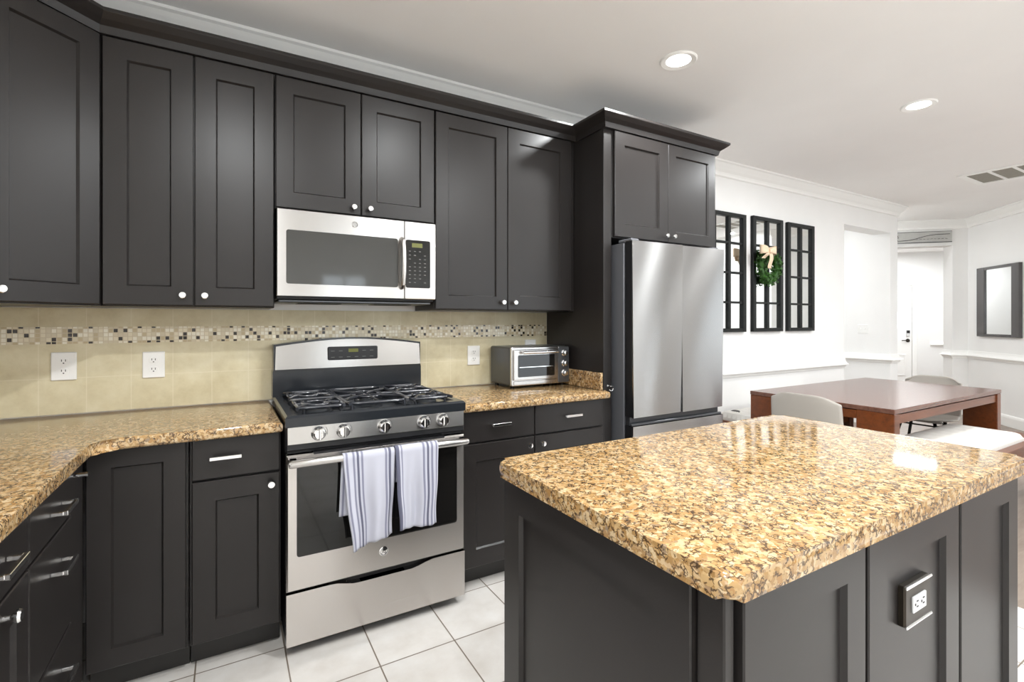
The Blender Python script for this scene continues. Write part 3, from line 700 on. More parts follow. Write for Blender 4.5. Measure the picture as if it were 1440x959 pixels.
# cast iron grates with curled fingers
def grate(x0, x1, y0, y1, centres):
    bm = BM(); z = .962; r = .0075
    pts = [(x0 + a, y0 + b, z) for a, b in rrect(x1 - x0, y1 - y0, .03, 5)]; tube(bm, pts, r, 8, True)
    for fx in (x0 + .02, x1 - .02):
        for fy in (y0 + .01, (y0 + y1) / 2, y1 - .01): tube(bm, [(fx, fy, .935), (fx, fy, z)], .006, 8)
    for cx, cy in centres:
        hw = (x1 - x0) / 2; hy = (y1 - y0) / (2 * len(centres))
        for sx, sy in ((1, 1), (1, -1), (-1, 1), (-1, -1)):
            # an S-shaped arm from the frame towards the burner
            p = []
            for k in range(9):
                u = k / 8; xx = cx + sx * (hw * (1 - u) + .03 * u); yy = cy + sy * (hy * .92 * (1 - u ** 1.6) + .012 * u) * (1 - .25 * math.sin(PI * u))
                p.append((xx, yy, z + .004 * math.sin(PI * u)))
            tube(bm, p, r * .95, 8)
        for sx in (1, -1): tube(bm, [(cx + sx * hw, cy, z), (cx + sx * .055, cy, z + .003), (cx + sx * .034, cy, z - .002)], r * .9, 8)
        loop = [(cx + .062 * math.cos(2 * PI * k / 20), cy + .058 * math.sin(2 * PI * k / 20), z + .002) for k in range(20)]; tube(bm, loop, r * .8, 8, True)
    if len(centres) > 1: tube(bm, [(x0, (y0 + y1) / 2, z), (x1, (y0 + y1) / 2, z)], r, 8)
    return obj('grate', bm, 'iron', RANGE)
grate(.252, .435, 2.145, 2.645, [(.335, 2.25), (.335, 2.53)])
grate(.722, .905, 2.145, 2.645, [(.822, 2.25), (.822, 2.53)])
bm = BM(); z = .963                                            # wavy centre grate
tube(bm, [(.447 + a, 2.15 + b, z) for a, b in rrect(.263, .49, .05, 5)], .0075, 8, True)
for sx in (-1, 1):
    for sy in (-1, 1):
        p = []
        for k in range(15):
            u = k / 14; p.append((RXC + sx * (.125 - .085 * u + .035 * math.sin(PI * 1.5 * u)), 2.395 + sy * (.23 * (1 - u) ** 1.2 + .02), z + .004 * math.sin(PI * u)))
        tube(bm, p, .0075, 8)
        tube(bm, [(RXC + sx * .115, 2.395 + sy * .235, .935), (RXC + sx * .115, 2.395 + sy * .235, z)], .006, 8)
    tube(bm, [(RXC + sx * .131, 2.395, z), (RXC + sx * .05, 2.395, z + .003)], .006, 8)
tube(bm, [(RXC + .07 * math.cos(2 * PI * k / 24), 2.395 + .10 * math.sin(2 * PI * k / 24), z + .003) for k in range(24)], .0055, 8, True)
for sy in (-1, 1): tube(bm, [(RXC, 2.395 + sy * .245, z), (RXC, 2.395 + sy * .04, z + .003)], .006, 8)
obj('grate', bm, 'iron', t)
# control panel with five knobs
bm = BM(); panel(bm, RX0 - .002, .803, RX1 - RX0 + .004, .10, [(0, .06), (0, 0.012), (.006, 0.004), (.0061, 0.004)], .004, YR); cp = obj('control_panel', bm, 'blackmat', t)
bm = BM(); panel(bm, RX0 + .003, .831, RX1 - RX0 - .006, .070, [(0, .004), (0, -.001), (.002, -.003), (.0021, -.003)], .003, YR); obj('steel_fascia', bm, 'steelb', cp)
for kx in (.318, .413, .581, .757, .847):
    bm = BM(); mt = facing((kx, YR - .003, .868)); lathe(bm, [(0, 0), (.029, 0), (.029, .004), (.0255, .008), (.0225, .026), (.018, .030), (0, .031)], mt, 28)
    box(bm, kx - .0045, kx + .0045, YR - .044, YR - .028, .868 - .022, .868 + .022, .002, 1); obj('knob', bm, 'chrome', cp)
    bm = BM()
    tube(bm, [(kx + .034 * math.cos(a * .2 - .3), YR - .0032, .868 + .034 * math.sin(a * .2 - .3)) for a in range(6)], .0008, 5)
    obj('dial_mark', bm, 'slot', cp)
# oven door
bm = BM(); panel(bm, RX0, .256, RX1 - RX0, .534, [(0, .035), (0, .004), (.006, -.003), (.0061, -.003)], .004, YR); od = obj('oven_door', bm, 'steel', t)
bm = BM(); panel(bm, RX0 + .037, .389, .681, .362, [(0, -.002), (0, -.0040), (.002, -.0045), (.0021, -.0045)], .012, YR); obj('oven_window', bm, 'glassblack', od)
bm = BM(); box(bm, RX0 + .10, RX1 - .10, YR - .0025, YR + .03, .784, .7935); obj('vent_slot', bm, 'blackmat', od)
bm = BM(); hz = .768; yh = YR - .050
tube(bm, [(RX0 + .004, yh, hz), (RX0 + .012, yh, hz), (RX1 - .012, yh, hz), (RX1 - .004, yh, hz)], [.012, .0155, .0155, .012], 18)
for hx in (RX0 + .022, RX1 - .022): box(bm, hx - .016, hx + .016, yh, YR - .002, hz - .012, hz + .012, .004, 2)
obj('door_handle', bm, 'steelb', od)
def badge(x, y, z, r, parent):
    """round maker's emblem: a ring around a looping script monogram"""
    bm = BM(); lathe(bm, [(0, 0), (r, 0), (r, .002), (r * .86, .0035), (0, .0035)], facing((x, y, z)), 28); b_ = obj('emblem', bm, 'chrome', parent)
    bm = BM(); n = 28; yy = y - .0038
    tube(bm, [(x + .80 * r * math.cos(2 * PI * k / n), yy, z + .80 * r * math.sin(2 * PI * k / n)) for k in range(n)], r * .045, 6, True)
    for sx, ph in ((-1, 0), (1, PI)):
        p = []
        for k in range(18):
            a = ph + 2 * PI * .8 * k / 17; q = .30 * r * (1 - .4 * k / 17); p.append((x + sx * .20 * r + q * math.cos(a), yy, z + .05 * r + 1.4 * q * math.sin(a)))
        tube(bm, p, r * .05, 6)
    for k in range(4):
        a = PI / 4 + k * PI / 2; p = []
        for q in range(7):
            u = q / 6; p.append((x + r * .66 * math.cos(a + (u - .5) * .7), yy, z + r * (.66 - .10 * math.sin(PI * u)) * math.sin(a + (u - .5) * .7)))
        tube(bm, p, r * .035, 6)
    obj('monogram', bm, 'slot', parent)
badge(RXC, YR - .003, .335, .019, od)
# storage drawer with a scooped top edge
bm = BM()
x0, x1, z0, z1 = RX0, RX1, .045, .249; front = []; n = 24
top = []
for k in range(n + 1):
    u = k / n; s = max(0.0, min(1.0, (u - .22) / .14)); e = max(0.0, min(1.0, (.80 - u) / .14)); sc = (s * s * (3 - 2 * s)) * (e * e * (3 - 2 * e)); top.append((x0 + (x1 - x0) * u, z1 - .020 * sc))
poly = [(x0, z0), (x1, z0)] + top[::-1]
F = [bm.verts.new((a, YR - .003, b)) for a, b in poly]; Bk = [bm.verts.new((a, YR + .03, b)) for a, b in poly]
bm.faces.new(F); bm.faces.new(Bk[::-1])
for k in range(len(poly)): bm.faces.new((F[k], F[(k + 1) % len(poly)], Bk[(k + 1) % len(poly)], Bk[k]))
obj('storage_drawer', bm, 'steel', t)
# backguard with an arched top
bm = BM(); YG = 2.69
def arch(u): return 1.198 + .032 * math.sin(PI * u)
n = 20
poly = [(RX0 - .004, .936), (RX1 + .004, .936), (RX1 + .004, 1.06), (RX1 + .0, 1.075)] + [(RX1 - (RX1 - RX0) * k / n, arch(k / n)) for k in range(n + 1)] + [(RX0, 1.075), (RX0 - .004, 1.06)]
F = [bm.verts.new((a, YG + .004, b)) for a, b in poly]; Bk = [bm.verts.new((a, YB - .012, b)) for a, b in poly]
bm.faces.new(F); bm.faces.new(Bk[::-1])
for k in range(len(poly)): bm.faces.new((F[k], F[(k + 1) % len(poly)], Bk[(k + 1) % len(poly)], Bk[k]))
bg = obj('backguard', bm, 'black', t)
bm = BM(); poly = [(RX0 + .006, 1.074), (RX1 - .006, 1.074)] + [(RX1 - .010 - (RX1 - RX0 - .020) * k / n, arch(k / n) - .009) for k in range(n + 1)]
F = [bm.verts.new((a, YG - .012 + .06 * (b - 1.07), b)) for a, b in poly]; Bk = [bm.verts.new((a, YG + .006, b)) for a, b in poly]
bm.faces.new(F); bm.faces.new(Bk[::-1])
for k in range(len(poly)): bm.faces.new((F[k], F[(k + 1) % len(poly)], Bk[(k + 1) % len(poly)], Bk[k]))
obj('steel_fascia', bm, 'steelg', bg)
bm = BM(); panel(bm, .452, 1.112, .258, .070, [(0, .02), (0, -.010), (.004, -.013), (.0041, -.013)], .008, YG); dp = obj('control_display', bm, 'blackmat', bg)
bm = BM(); box(bm, .556, .606, YG - .0145, YG - .012, 1.152, 1.170); obj('clock_screen', bm, 'display', bg)
for k, kz in [(k, 1.126) for k in range(6)] + [(k, 1.158) for k in (0, 1, 4, 5)]:
    bm = BM(); box(bm, .468 + .040 * k, .486 + .040 * k, YG - .0145, YG - .012, kz, kz + .0024); obj('key', bm, 'mark', bg)

# two striped towels over the oven door handle
def towel(x0, x1, xb0, xb1, b0, b1, mt, label, fy=0.0, back=.14, shift=0.0):
    rr = .0175 + fy
    def fn(u, v):
        # v: 0 back hem .. 1 front hem; arc over the bar between
        Lb = back; La = PI * rr; Lf = hz - (b0 + (b1 - b0) * u); tot = Lb + La + Lf; s = v * tot
        hx = x0 + (x1 - x0) * u
        if s < Lb: y = yh + rr; z = hz - (Lb - s); hx += shift * (Lb - s) / Lb
        elif s < Lb + La:
            a = (s - Lb) / rr; y = yh + rr * math.cos(a); z = hz + rr * math.sin(a)
        else:
            f = (s - Lb - La) / Lf; y = yh - rr; z = hz - (s - Lb - La)
            y -= .004 * min(1, f * 3) + (.009 * math.sin(u * 9.5 + 1.0) + .005 * math.sin(u * 23 + f)) * min(1, f * 1.6) - .004 * f
            hx += (xb0 + (xb1 - xb0) * u - hx) * f ** 1.3 + .003 * math.sin(f * 9 + u * 4) * f
        return (hx, y, z)
    bm = BM(); grid(bm, fn, 40, 64, True); o = obj('dish_towel', bm, mt)
    md = o.modifiers.new('thick', 'SOLIDIFY'); md.thickness = .0022; md.offset = 0
    tag(o, label, 'towel', 'striped towels on the oven handle')
M['towel1'] = towel_mat('striped_towel_left', [(0, TW), (.04, TG), (.08, TW), (.17, TG), (.21, TW), (.25, TD), (.29, TW), (.33, TG), (.37, TW), (.80, TG), (.84, TW), (.87, TD), (.92, TW)])
M['towel2'] = towel_mat('striped_towel_right', [(0, TD), (.08, TW), (.12, TG), (.15, TW), (.62, TG), (.67, TW), (.72, TD), (.77, TW), (.82, TG), (.87, TW), (.93, TG), (.97, TW)])
towel(.400, .608, .436, .598, .392, .428, 'towel1', 'left of two grey-striped white towels on the oven handle, hanging lower', back=.24, shift=-.010)
towel(.610, .800, .624, .794, .440, .432, 'towel2', 'right of two grey-striped white towels on the oven handle, hanging shorter', fy=.0035)

# ------------------------------------------------------------------ microwave
MX0, MX1, MZ0, MZ1, YM = .194, .953, 1.428, 1.826, 2.44
t = thing('microwave', 'stainless steel over-the-range microwave under the short wall cabinet', 'microwave', (.573, 2.6, MZ0))
bm = BM(); box(bm, MX0 + .002, MX1 - .002, YM + .03, YW - .006, MZ0 - .012, MZ1, .003, 1); obj('body', bm, 'blackmat', t)
bm = BM(); box(bm, MX0 + .01, MX1 - .01, YM + .05, YW - .03, MZ0 - .026, MZ0 - .012, .004, 1); ug = obj('underside', bm, 'toast', t)
for q in range(2):
    bm = BM(); box(bm, MX0 + .10 + .36 * q, MX0 + .30 + .36 * q, YM + .10, YM + .22, MZ0 - .029, MZ0 - .025, .002, 1); obj('grease_filter', bm, 'slot', ug)
bm = BM(); panel(bm, MX0, MZ0, .783 - MX0, MZ1 - MZ0, [(0, .03), (0, .003), (.003, 0), (.0031, 0)], .004, YM); md_ = obj('door', bm, 'steelb', t)
bm = BM(); panel(bm, .233, 1.486, .516, .246, [(0, .001), (0, -.0012), (.001, -.0015), (.0011, -.0015)], .010, YM); mw = obj('door_window', bm, 'microglass', md_)
bm = BM(); tube(bm, [(.768, YM - .004, 1.484), (.768, YM - .030, 1.500), (.768, YM - .040, 1.56), (.768, YM - .042, 1.61), (.768, YM - .040, 1.66), (.768, YM - .030, 1.718), (.768, YM - .004, 1.734)], [.010, .013, .014, .014, .014, .013, .010], 14); obj('door_handle', bm, 'steelb', md_)
badge(.536, YM, 1.782, .015, md_)
bm = BM(); panel(bm, .785, MZ0, MX1 - .785, MZ1 - MZ0, [(0, .03), (0, .003), (.003, 0), (.0031, 0)], .004, YM); mc = obj('control_panel', bm, 'steelb', t)
bm = BM(); panel(bm, .790, 1.486, .131, .246, [(0, .001), (0, -.0012), (.001, -.0015), (.0011, -.0015)], .008, YM); kp2 = obj('keypad', bm, 'glassblack', mc)
bm = BM(); box(bm, .822, .878, YM - .0022, YM - .001, 1.694, 1.716); obj('clock_screen', bm, 'display', mc)
for r_ in range(9):
    for c_ in range(4):
        if (r_ + c_) % 7 == 3: continue
        x = .806 + .027 * c_; z = 1.672 - .020 * r_
        bm = BM(); box(bm, x, x + .010, YM - .0022, YM - .001, z, z + .0035); obj('key', bm, 'mark', mc)

# ------------------------------------------------------------------ refrigerator
FX0, FX1, YFR = 2.0, 2.785, 2.07; FXM = 2.402
t = thing('refrigerator', 'stainless steel french-door refrigerator under the dark cabinet', 'refrigerator', (2.39, 2.4, 0))
bm = BM(); box(bm, FX0 + .002, FX1 - .002, 2.15, YB - .03, .03, 1.772, .004, 1)
box(bm, FX0 + .03, FX1 - .03, 2.2, 2.7, 0, .035); obj('body', bm, 'fsidegrey', t)
def fdoor(x0, x1, z0, z1, name, tw=0.0, z_=1.2):
    bm = BM(); n = 10; w = x1 - x0                              # slightly bowed front
    rows = []
    for k in range(n + 1):
        u = k / n; y = YFR + .0012 * (2 * u - 1) ** 2; rows.append((x0 + w * u, y))
    xc = (x0 + x1) / 2; zc_ = z_; nz_ = 12         # the sheet metal is very slightly twisted
    G = [[bm.verts.new((x, y + tw * (x - xc) * (z - zc_), z)) for x, y in rows] for z in [z0 + (z1 - z0) * j / nz_ for j in range(nz_ + 1)]]
    F = [G[0], G[-1]]; Bk = [[bm.verts.new((x, 2.135, z)) for x, y in rows] for z in (z0, z1)]
    for j in range(nz_):
        for k in range(n): bm.faces.new((G[j][k], G[j][k + 1], G[j + 1][k + 1], G[j + 1][k])).smooth = True
    for k in range(n):
        bm.faces.new((Bk[0][k], Bk[1][k], Bk[1][k + 1], Bk[0][k + 1]))
        bm.faces.new((F[1][k], F[1][k + 1], Bk[1][k + 1], Bk[1][k])); bm.faces.new((F[0][k], Bk[0][k], Bk[0][k + 1], F[0][k + 1]))
    for k in (0, n): bm.faces.new([G[j][k] for j in range(nz_ + 1)] + [Bk[1][k], Bk[0][k]])
    return obj(name, bm, 'steelv', t)
fdoor(FX0, FXM - .002, .762, 1.778, 'door', -.057, 1.156); fdoor(FXM + .002, FX1, .762, 1.778, 'door', -.07, 1.12); fdoor(FX0, FX1, .08, .712, 'freezer_drawer')
for x0, x1 in ((FX0 - .002, FX0 + .0),): 
    bm = BM(); box(bm, FX0 - .0025, FX0 - .0005, YFR + .010, 2.134, .765, 1.775); obj('door_edge', bm, 'blackmat', t)
    bm = BM(); box(bm, FX0 - .0025, FX0 - .0005, YFR + .010, 2.134, .085, .710); obj('drawer_edge', bm, 'blackmat', t)
bm = BM(); box(bm, FX0 + .004, FX1 - .004, YFR + .035, 2.14, .708, .764, .003, 1); obj('handle_recess', bm, 'darkgrey', t)
bm = BM(); box(bm, FX0, FX1, YFR + .012, YFR + .028, .712, .726, .003, 1); obj('drawer_grip', bm, 'toast', t)
for hx in (FX0 + .035, FX1 - .05):
    bm = BM(); box(bm, hx - .03, hx + .03, 2.09, 2.20, 1.773, 1.792, .004, 1); obj('hinge_cover', bm, 'fsidegrey', t)
# small chrome hook on the panel edge beside the refrigerator
t = thing('wall_hook', 'small curled chrome hook on the dark panel edge left of the refrigerator', 'hook', (1.925, 2.2, .93))
bm = BM(); lathe(bm, [(0, 0), (.009, 0), (.009, .003), (0, .004)], facing((1.925, 2.199, .938)), 14); tube(bm, [(1.925, 2.197, .938), (1.925, 2.180, .938), (1.934, 2.172, .936), (1.940, 2.172, .926), (1.934, 2.172, .914), (1.922, 2.174, .912), (1.914, 2.176, .920)], .0028, 8)
obj('hook_arm', bm, 'chrome', t)

# ------------------------------------------------------------------ toaster oven
t = thing('toaster_oven', 'grey and stainless toaster oven on the granite counter beside the refrigerator panel', 'toaster oven', (1.655, 2.6, .9155))
TX0, TX1, TY, TZ0, TZ1 = 1.440, 1.868, 2.49, .932, 1.160
TX1 = 1.862
bm = BM(); box(bm, TX0, TX1, TY + .012, 2.755, TZ0, TZ1, .012, 3); obj('body', bm, 'toast', t)
for fx in (TX0 + .03, TX1 - .03):
    for fy in (TY + .04, 2.72):
        bm = BM(); lathe(bm, [(0, 0), (.012, 0), (.010, .018), (0, .018)], Matrix.Translation((fx, fy, .9152)), 14); obj('foot', bm, 'rubber', t)
bm = BM(); panel(bm, TX0 + .002, TZ0, TX1 - TX0 - .004, TZ1 - TZ0, [(0, .02), (0, .003), (.004, 0), (.0041, 0)], .008, TY); obj('front_frame', bm, 'steelb', t)
bm = BM(); panel(bm, TX0 + .012, TZ0 + .034, .318, .180, [(0, .002), (0, -.008), (.003, -.011), (.0031, -.011)], .006, TY); d = obj('door', bm, 'steelb', t)
bm = BM(); panel(bm, TX0 + .040, TZ0 + .052, .262, .130, [(0, -.0105), (0, -.0118), (.001, -.012), (.0011, -.012)], .008, TY); obj('door_window', bm, 'glassblack', d)
bm = BM(); tube(bm, [(TX0 + .064, TY - .034, TZ1 - .030), (TX0 + .314, TY - .034, TZ1 - .030)], .009, 12)
for hx in (TX0 + .075, TX0 + .300): tube(bm, [(hx, TY - .034, TZ1 - .030), (hx, TY - .008, TZ1 - .030)], .006, 8)
obj('door_handle', bm, 'chrome', d)
bm = BM(); box(bm, TX0 + .050, TX0 + .290, TY - .0128, TY - .0115, TZ0 + .108, TZ0 + .1115); obj('rack', bm, 'chrome', d)
bm = BM(); panel(bm, TX0 + .336, TZ0 + .004, TX1 - TX0 - .342, TZ1 - TZ0 - .008, [(0, .001), (0, -.003), (.002, -.005), (.0021, -.005)], .006, TY); cpn = obj('control_panel', bm, 'toast', t)
for kz in (.062, .122, .186):
    bm = BM(); lathe(bm, [(0, 0), (.021, 0), (.021, .003), (.0165, .006), (.015, .022), (.012, .024), (0, .024)], facing((TX0 + .379, TY - .005, TZ0 + kz)), 24); obj('knob', bm, 'chrome', cpn)
bm = BM(); box(bm, TX0 + .016, TX0 + .326, TY - .004, TY + .002, TZ0 + .006, TZ0 + .028, .002, 1); obj('crumb_tray', bm, 'steelb', t)

# ------------------------------------------------------------------ dining set
TBX0, TBX1, TBY0, TBY1, TBZ = 3.6, 5.42, 1.45, 2.43, .762
t = thing('dining_table', 'large dark brown wooden dining table with broad corner legs', 'table', (4.5, 1.94, 0))
bm = BM(); box(bm, TBX0, TBX1, TBY0, TBY1, TBZ - .030, TBZ, .004, 2); obj('tabletop', bm, 'tabletop', t)
bm = BM()
box(bm, TBX0 + .005, TBX0 + .03, TBY0 + .22, TBY1 - .22, .672, TBZ - .036); box(bm, TBX1 - .03, TBX1 - .005, TBY0 + .22, TBY1 - .22, .672, TBZ - .036)
box(bm, TBX0 + .075, TBX1 - .075, TBY0 + .012, TBY0 + .036, .665, TBZ - .040); box(bm, TBX0 + .075, TBX1 - .075, TBY1 - .036, TBY1 - .012, .665, TBZ - .040)
box(bm, TBX0 + .03, TBX1 - .03, TBY0 + .04, TBY1 - .04, .718, TBZ - .0305)
obj('apron', bm, 'table', t)
for x0, x1 in ((TBX0 + .002, TBX0 + .075), (TBX1 - .075, TBX1 - .002)):
    for y0, y1 in ((TBY0 + .002, TBY0 + .22), (TBY1 - .22, TBY1 - .002)):
        bm = BM(); box(bm, x0, x1, y0, y1, 0, TBZ - .0305, .004, 1); obj('leg', bm, 'table', t)
def bench(x0, x1, y0, y1, label, top=.45):
    t = thing('bench', label, 'bench', ((x0 + x1) / 2, (y0 + y1) / 2, 0), 0, 'dining benches')
    bm = BM(); box(bm, x0, x1, y0, y1, top - .035, top, .004, 2); obj('seat', bm, 'table', t)
    bm = BM(); box(bm, x0 + .06, x1 - .06, y0 + .02, y0 + .045, top - .11, top - .035); box(bm, x0 + .06, x1 - .06, y1 - .045, y1 - .02, top - .11, top - .035); obj('apron', bm, 'table', t)
    for a, b in ((x0 + .004, x0 + .07), (x1 - .07, x1 - .004)):
        for c, d in ((y0 + .004, y0 + .12), (y1 - .12, y1 - .004)):
            bm = BM(); box(bm, a, b, c, d, 0, top - .036, .003, 1); obj('leg', bm, 'table', t)
bench(3.70, 5.34, 1.16, 1.66, 'brown wooden bench on the near side of the dining table, behind the island')
bench(3.74, 5.30, 2.47, 2.86, 'brown wooden bench against the white wall, far side of the dining table')
def cushion(x0, x1, y0, y1, z0, th, label, pitch=.13):
    bm = BM(); nx, ny = 64, 24
    def fn(u, v):
        ex = min(u, 1 - u) * (x1 - x0); ey = min(v, 1 - v) * (y1 - y0)
        e = min(1, ex / .05) ; f = min(1, ey / .05); h = math.sqrt(max(0, 1 - (1 - e) ** 2)) * math.sqrt(max(0, 1 - (1 - f) ** 2))
        g = .5 + .5 * math.cos(2 * PI * (x0 + (x1 - x0) * u) / pitch)
        return (x0 + (x1 - x0) * u, y0 + (y1 - y0) * v, z0 + th * (.32 + .68 * h) - .010 * h * g ** 6)
    grid(bm, fn, nx, ny)
    def fb(u, v): return (x0 + (x1 - x0) * u, y0 + (y1 - y0) * v, z0)
    grid(bm, fb, nx, ny)
    # side walls
    for a, b in (((0, 0), (1, 0)), ((1, 0), (1, 1)), ((1, 1), (0, 1)), ((0, 1), (0, 0))):
        def fs(u, v, a=a, b=b):
            uu = a[0] + (b[0] - a[0]) * u; vv = a[1] + (b[1] - a[1]) * u; p = fn(uu, vv); q = fb(uu, vv); return tuple(q[i] + (p[i] - q[i]) * v for i in range(3))
        grid(bm, fs, 32, 2)
    bmesh.ops.remove_doubles(bm, verts=bm.verts, dist=.0005)
    o = obj('bench_cushion', bm, 'cushion'); tag(o, label, 'cushion', 'bench cushions'); return o
cushion(3.74, 4.98, 1.21, 1.64, .4505, .065, 'ivory tufted cushion on the near dining bench, behind the island countertop')
co = cushion(3.765, 5.26, 2.50, 2.845, .4505, .075, 'white cushion on the far bench, showing between refrigerator and dining table')
bm = BM()                                                      # dark leafy print on its near corner
for k in range(5):
    a = .5 + .35 * k; tube(bm, [(3.79 + .022 * q, 2.66 + .018 * q * math.cos(a) + .03 * k, .4505 + .0745) for q in range(2, 6)], [.004, .009, .009, .003], 6)
pr = obj('leaf_print', bm, 'ink'); pr.parent = co
def shell_chair(x, y, rz, label, hw=.235):
    t = thing('dining_chair', label, 'chair', (x, y, 0), rz, 'moulded dining chairs')
    # faces local -Y ; back stands at +Y
    prof = [(-.20, .445), (-.21, .455), (-.12, .440), (0, .430), (.10, .435), (.165, .475), (.195, .56), (.215, .66), (.232, .76), (.238, .812)]
    def fn(u, v):
        s = v * (len(prof) - 1); i = min(int(s), len(prof) - 2); f = s - i; y = prof[i][0] * (1 - f) + prof[i + 1][0] * f; z = prof[i][1] * (1 - f) + prof[i + 1][1] * f
        w = hw + .012 * math.sin(PI * v) ; a = 2 * u - 1
        if v > .9: w *= 1 - .10 * ((v - .9) / .1) ** 2
        cr = abs(a) ** 3
        z += .030 * cr * (1 if v < .5 else 0) * math.sin(PI * min(1, v * 2))
        y -= .045 * cr * max(0, v - .4) / .6
        if v > .85: z -= .055 * ((v - .85) / .15) ** 2 * abs(a) ** 5
        return (a * w, y, z)
    bm = BM(); grid(bm, fn, 24, 36); o = obj('shell_seat', bm, 'chair', t)
    md = o.modifiers.new('thick', 'SOLIDIFY'); md.thickness = .010; md.offset = 0
    for sx in (-1, 1):
        for sy in (-1, 1):
            bm = BM(); tube(bm, [(sx * .12, sy * .10, .428), (sx * .21, sy * .19, 0.0)], [.013, .009], 10); obj('leg', bm, 'chairleg', t)
    bm = BM(); tube(bm, [(-.13, -.11, .40), (.13, -.11, .40), (.13, .11, .40), (-.13, .11, .40)], .007, 8, True); obj('seat_frame', bm, 'chairleg', t)
shell_chair(3.665, 1.93, PI / 2, 'taupe moulded shell chair at the near end of the table, its back to the island')
shell_chair(5.41, 1.965, -PI / 2, 'taupe moulded shell chair at the far end of the table, only its top showing', .205)

# ------------------------------------------------------------------ wall decoration
def pane_mirror(x0, x1, z0, z1, label):
    t = thing('window_pane_mirror', label, 'mirror', ((x0 + x1) / 2, YD, z0), 0, 'window-pane mirrors on the dining wall')
    bm = BM(); f = .046; y0, y1 = YD - .035, YD - .001
    box(bm, x0, x0 + f, y0, y1, z0, z1, .003, 1); box(bm, x1 - f, x1, y0, y1, z0, z1, .003, 1); box(bm, x0 + f, x1 - f, y0, y1, z1 - f * .75, z1, .003, 1); box(bm, x0 + f, x1 - f, y0, y1, z0, z0 + f * .75, .003, 1)
    xm = (x0 + x1) / 2; box(bm, xm - .019, xm + .019, y0 + .005, y1, z0 + f * .75, z1 - f * .75, .003, 1)
    for k in (1, 2, 3):
        z = z0 + (z1 - z0) * k / 4; box(bm, x0 + f, x1 - f, y0 + .007, y1, z - .010, z + .010, .003, 1)
    obj('frame', bm, 'frameblk', t)
    bm = BM(); box(bm, x0 + f * .8, x1 - f * .8, YD - .012, YD - .008, z0 + f * .6, z1 - f * .6); obj('mirror_glass', bm, 'mirror', t)
pane_mirror(3.72, 4.195, 1.215, 2.305, 'black window-pane mirror half hidden by the refrigerator, leftmost of three')
pane_mirror(4.300, 4.780, 1.215, 2.315, 'black window-pane mirror with the green wreath, middle of three')
pane_mirror(4.865, 5.340, 1.215, 2.310, 'black window-pane mirror nearest the hall opening, rightmost of three')
# wreath with bow
wc = Vector((4.475, YD - .075, 1.835))
t = thing('wreath', 'green boxwood wreath with cream bow hanging on the middle pane mirror', 'wreath', wc)
bm = BM(); rng = random.Random(3)
tube(bm, [(wc.x + .125 * math.cos(2 * PI * k / 32), wc.y, wc.z + .125 * math.sin(2 * PI * k / 32)) for k in range(32)], .026, 8, True)
for k in range(1100):
    a = rng.uniform(0, 2 * PI); b = rng.uniform(0, 2 * PI); q = rng.uniform(.02, .064)
    c = Vector(((.125 + q * math.cos(b)) * math.cos(a), -q * math.sin(b) * .8, (.125 + q * math.cos(b)) * math.sin(a))) + wc
    if c.y > YD - .036: c.y = YD - .036
    d = Vector((rng.gauss(0, 1) - .8 * math.sin(a), rng.gauss(0, .7) - .3, rng.gauss(0, 1) + .8 * math.cos(a))).normalized(); n_ = Vector((rng.gauss(0, 1), -1.2, rng.gauss(0, 1))); s = d.cross(n_).normalized()
    L_ = rng.uniform(.022, .036); w_ = L_ * .30
    vv = [bm.verts.new(p) for p in (c - d * L_ * .5, c + s * w_, c + d * L_ * .5, c - s * w_)]
    for v in vv: v.co.y = min(v.co.y, YD - .036)
    bm.faces.new(vv)
obj('foliage', bm, 'leaf', t)
bm = BM(); bc = Vector((4.345, YD - .150, 1.955))
for sx in (-1, 1):
    def loop(u, v, sx=sx):
        a = -PI * .5 + 2 * PI * u; r_ = .5 - .5 * math.cos(2 * PI * u)
        return (bc.x + sx * (.10 * (1 - math.cos(2 * PI * u)) * .5 + .012), bc.y - .030 * math.sin(2 * PI * u), bc.z + .01 + (v - .5) * (.045 + .040 * r_) + .012 * math.sin(PI * u))
    grid(bm, loop, 24, 4)
    def tail(u, v, sx=sx): return (bc.x + sx * .012 + (.015 + .045 * u if sx < 0 else .03 * u) * (-1 if sx < 0 else .3) + (v - .5) * .055, bc.y - .012 - .012 * math.sin(u * 5), bc.z - (.15 if sx > 0 else .06) * u)
    grid(bm, tail, 10, 4)
lathe(bm, [(0, -.02), (.018, -.016), (.024, 0), (.018, .016), (0, .02)], Matrix.Translation(bc - Vector((0, .018, -.008))) @ Matrix.Rotation(PI / 2, 4, 'Y'), 14)
o = obj('bow', bm, 'bow', t); md = o.modifiers.new('thick', 'SOLIDIFY'); md.thickness = .002
# mirror on the right-hand angled wall (faces up-left in plan; turned so local -Y is into the room)
ms = Vector((8.83, 2.577)); me_ = Vector((8.28, 2.03)); mw_ = (ms - me_).length
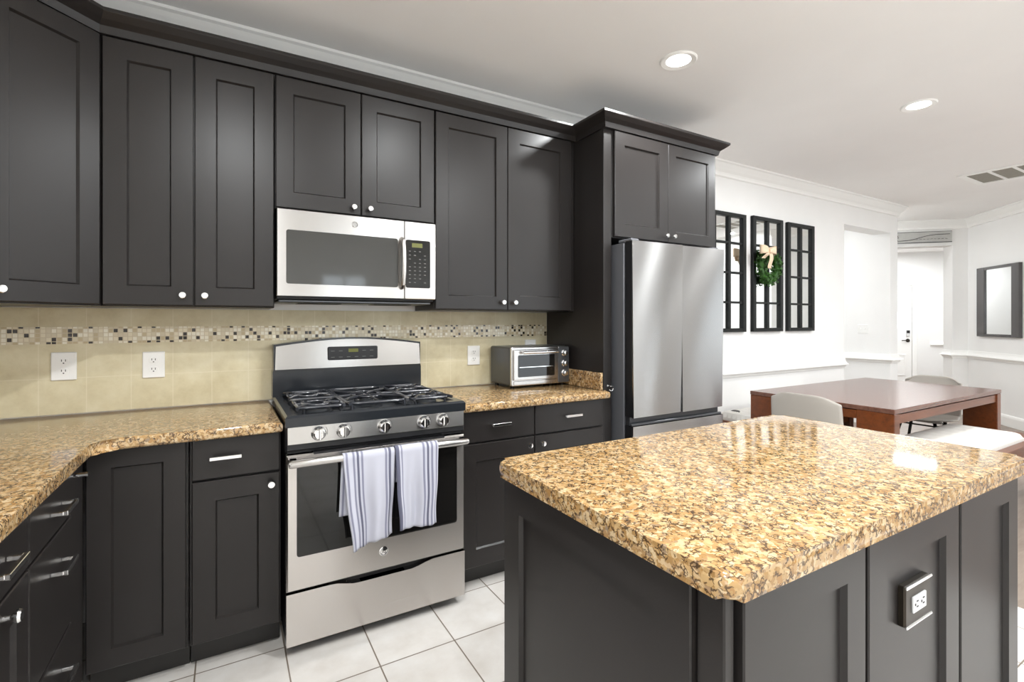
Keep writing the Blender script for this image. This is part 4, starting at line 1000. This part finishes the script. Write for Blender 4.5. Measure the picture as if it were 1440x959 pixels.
# local x runs from far end to near end: direction (-1,-1)/sqrt2 -> rz = -135 deg ; -Y local -> (-1, 1)/sqrt2 ... room side
t = thing('wall_mirror', 'square grey-framed mirror on the white angled wall at far right', 'mirror', (8.825, 2.575, 1.112), -3 * PI / 4)
bm = BM(); H_ = .915; y1 = -.001
for x0, x1 in ((0, .15), (mw_ - .13, mw_)):
    panel(bm, x0, 0, x1 - x0, H_, [(0, y1), (0, -.035), (.006, -.04), (.0061, -.04)])
box(bm, .15, mw_ - .13, -.04, y1, 0, .035, .003, 1); box(bm, .15, mw_ - .13, -.04, y1, H_ - .035, H_, .003, 1)
obj('frame', bm, 'framegrey', t)
bm = BM(); box(bm, .14, mw_ - .12, -.022, -.012, .025, H_ - .025); obj('mirror_glass', bm, 'mirror', t)
# sign above the foyer opening, on wall A (local -Y = (-1,-1)/sqrt2 -> rz = -45 deg)
t = thing('wall_sign', 'long grey board sign with a line drawing above the foyer opening', 'sign', (8.16, 3.585, 2.432), -PI / 4)
SW, SH = .985, .160
bm = BM(); panel(bm, 0, 0, SW, SH, [(0, -.001), (0, -.016), (.003, -.018), (.0031, -.018)]); obj('board', bm, 'sign', t)
bm = BM(); box(bm, .0, SW, -.020, -.016, 0.0, .010); box(bm, .0, SW, -.020, -.016, SH - .006, SH); obj('board_edge', bm, 'darkgrey', t)
bm = BM(); p = []
for k in range(25):
    u = k / 24; p.append((.34 + .62 * u, -.0195, .034 + .088 / (1 + math.exp(-9 * (u - .42))) - .006 * u))
tube(bm, p, .0042, 6)
tube(bm, [(.335, -.0195, .03), (.315, -.0195, .06), (.335, -.0195, .08), (.325, -.0195, .115)], .0045, 6)
for k in range(9): tube(bm, [(.55 + .044 * k, -.0195, .050 + .002 * (k % 3)), (.578 + .044 * k, -.0195, .051 + .002 * ((k + 1) % 3))], .0022 if k < 6 else .0032, 5)
obj('line_drawing', bm, 'ink', t)
# light switch on the hall wall (faces -X: turned by -90 degrees)
t = thing('light_switch', 'white light switch plate on the hall wall inside the opening', 'switch', (7.0795, 3.20, 1.215), -PI / 2)
bm = BM(); panel(bm, -.058, -.058, .116, .116, [(0, 0), (0, -.003), (.003, -.006), (.0031, -.006)], .004); obj('plate', bm, 'white', t)
for sx in (-.023, .023):
    bm = BM(); box(bm, sx - .005, sx + .005, -.014, -.005, -.010, .012, .002, 1); obj('toggle', bm, 'white', t)
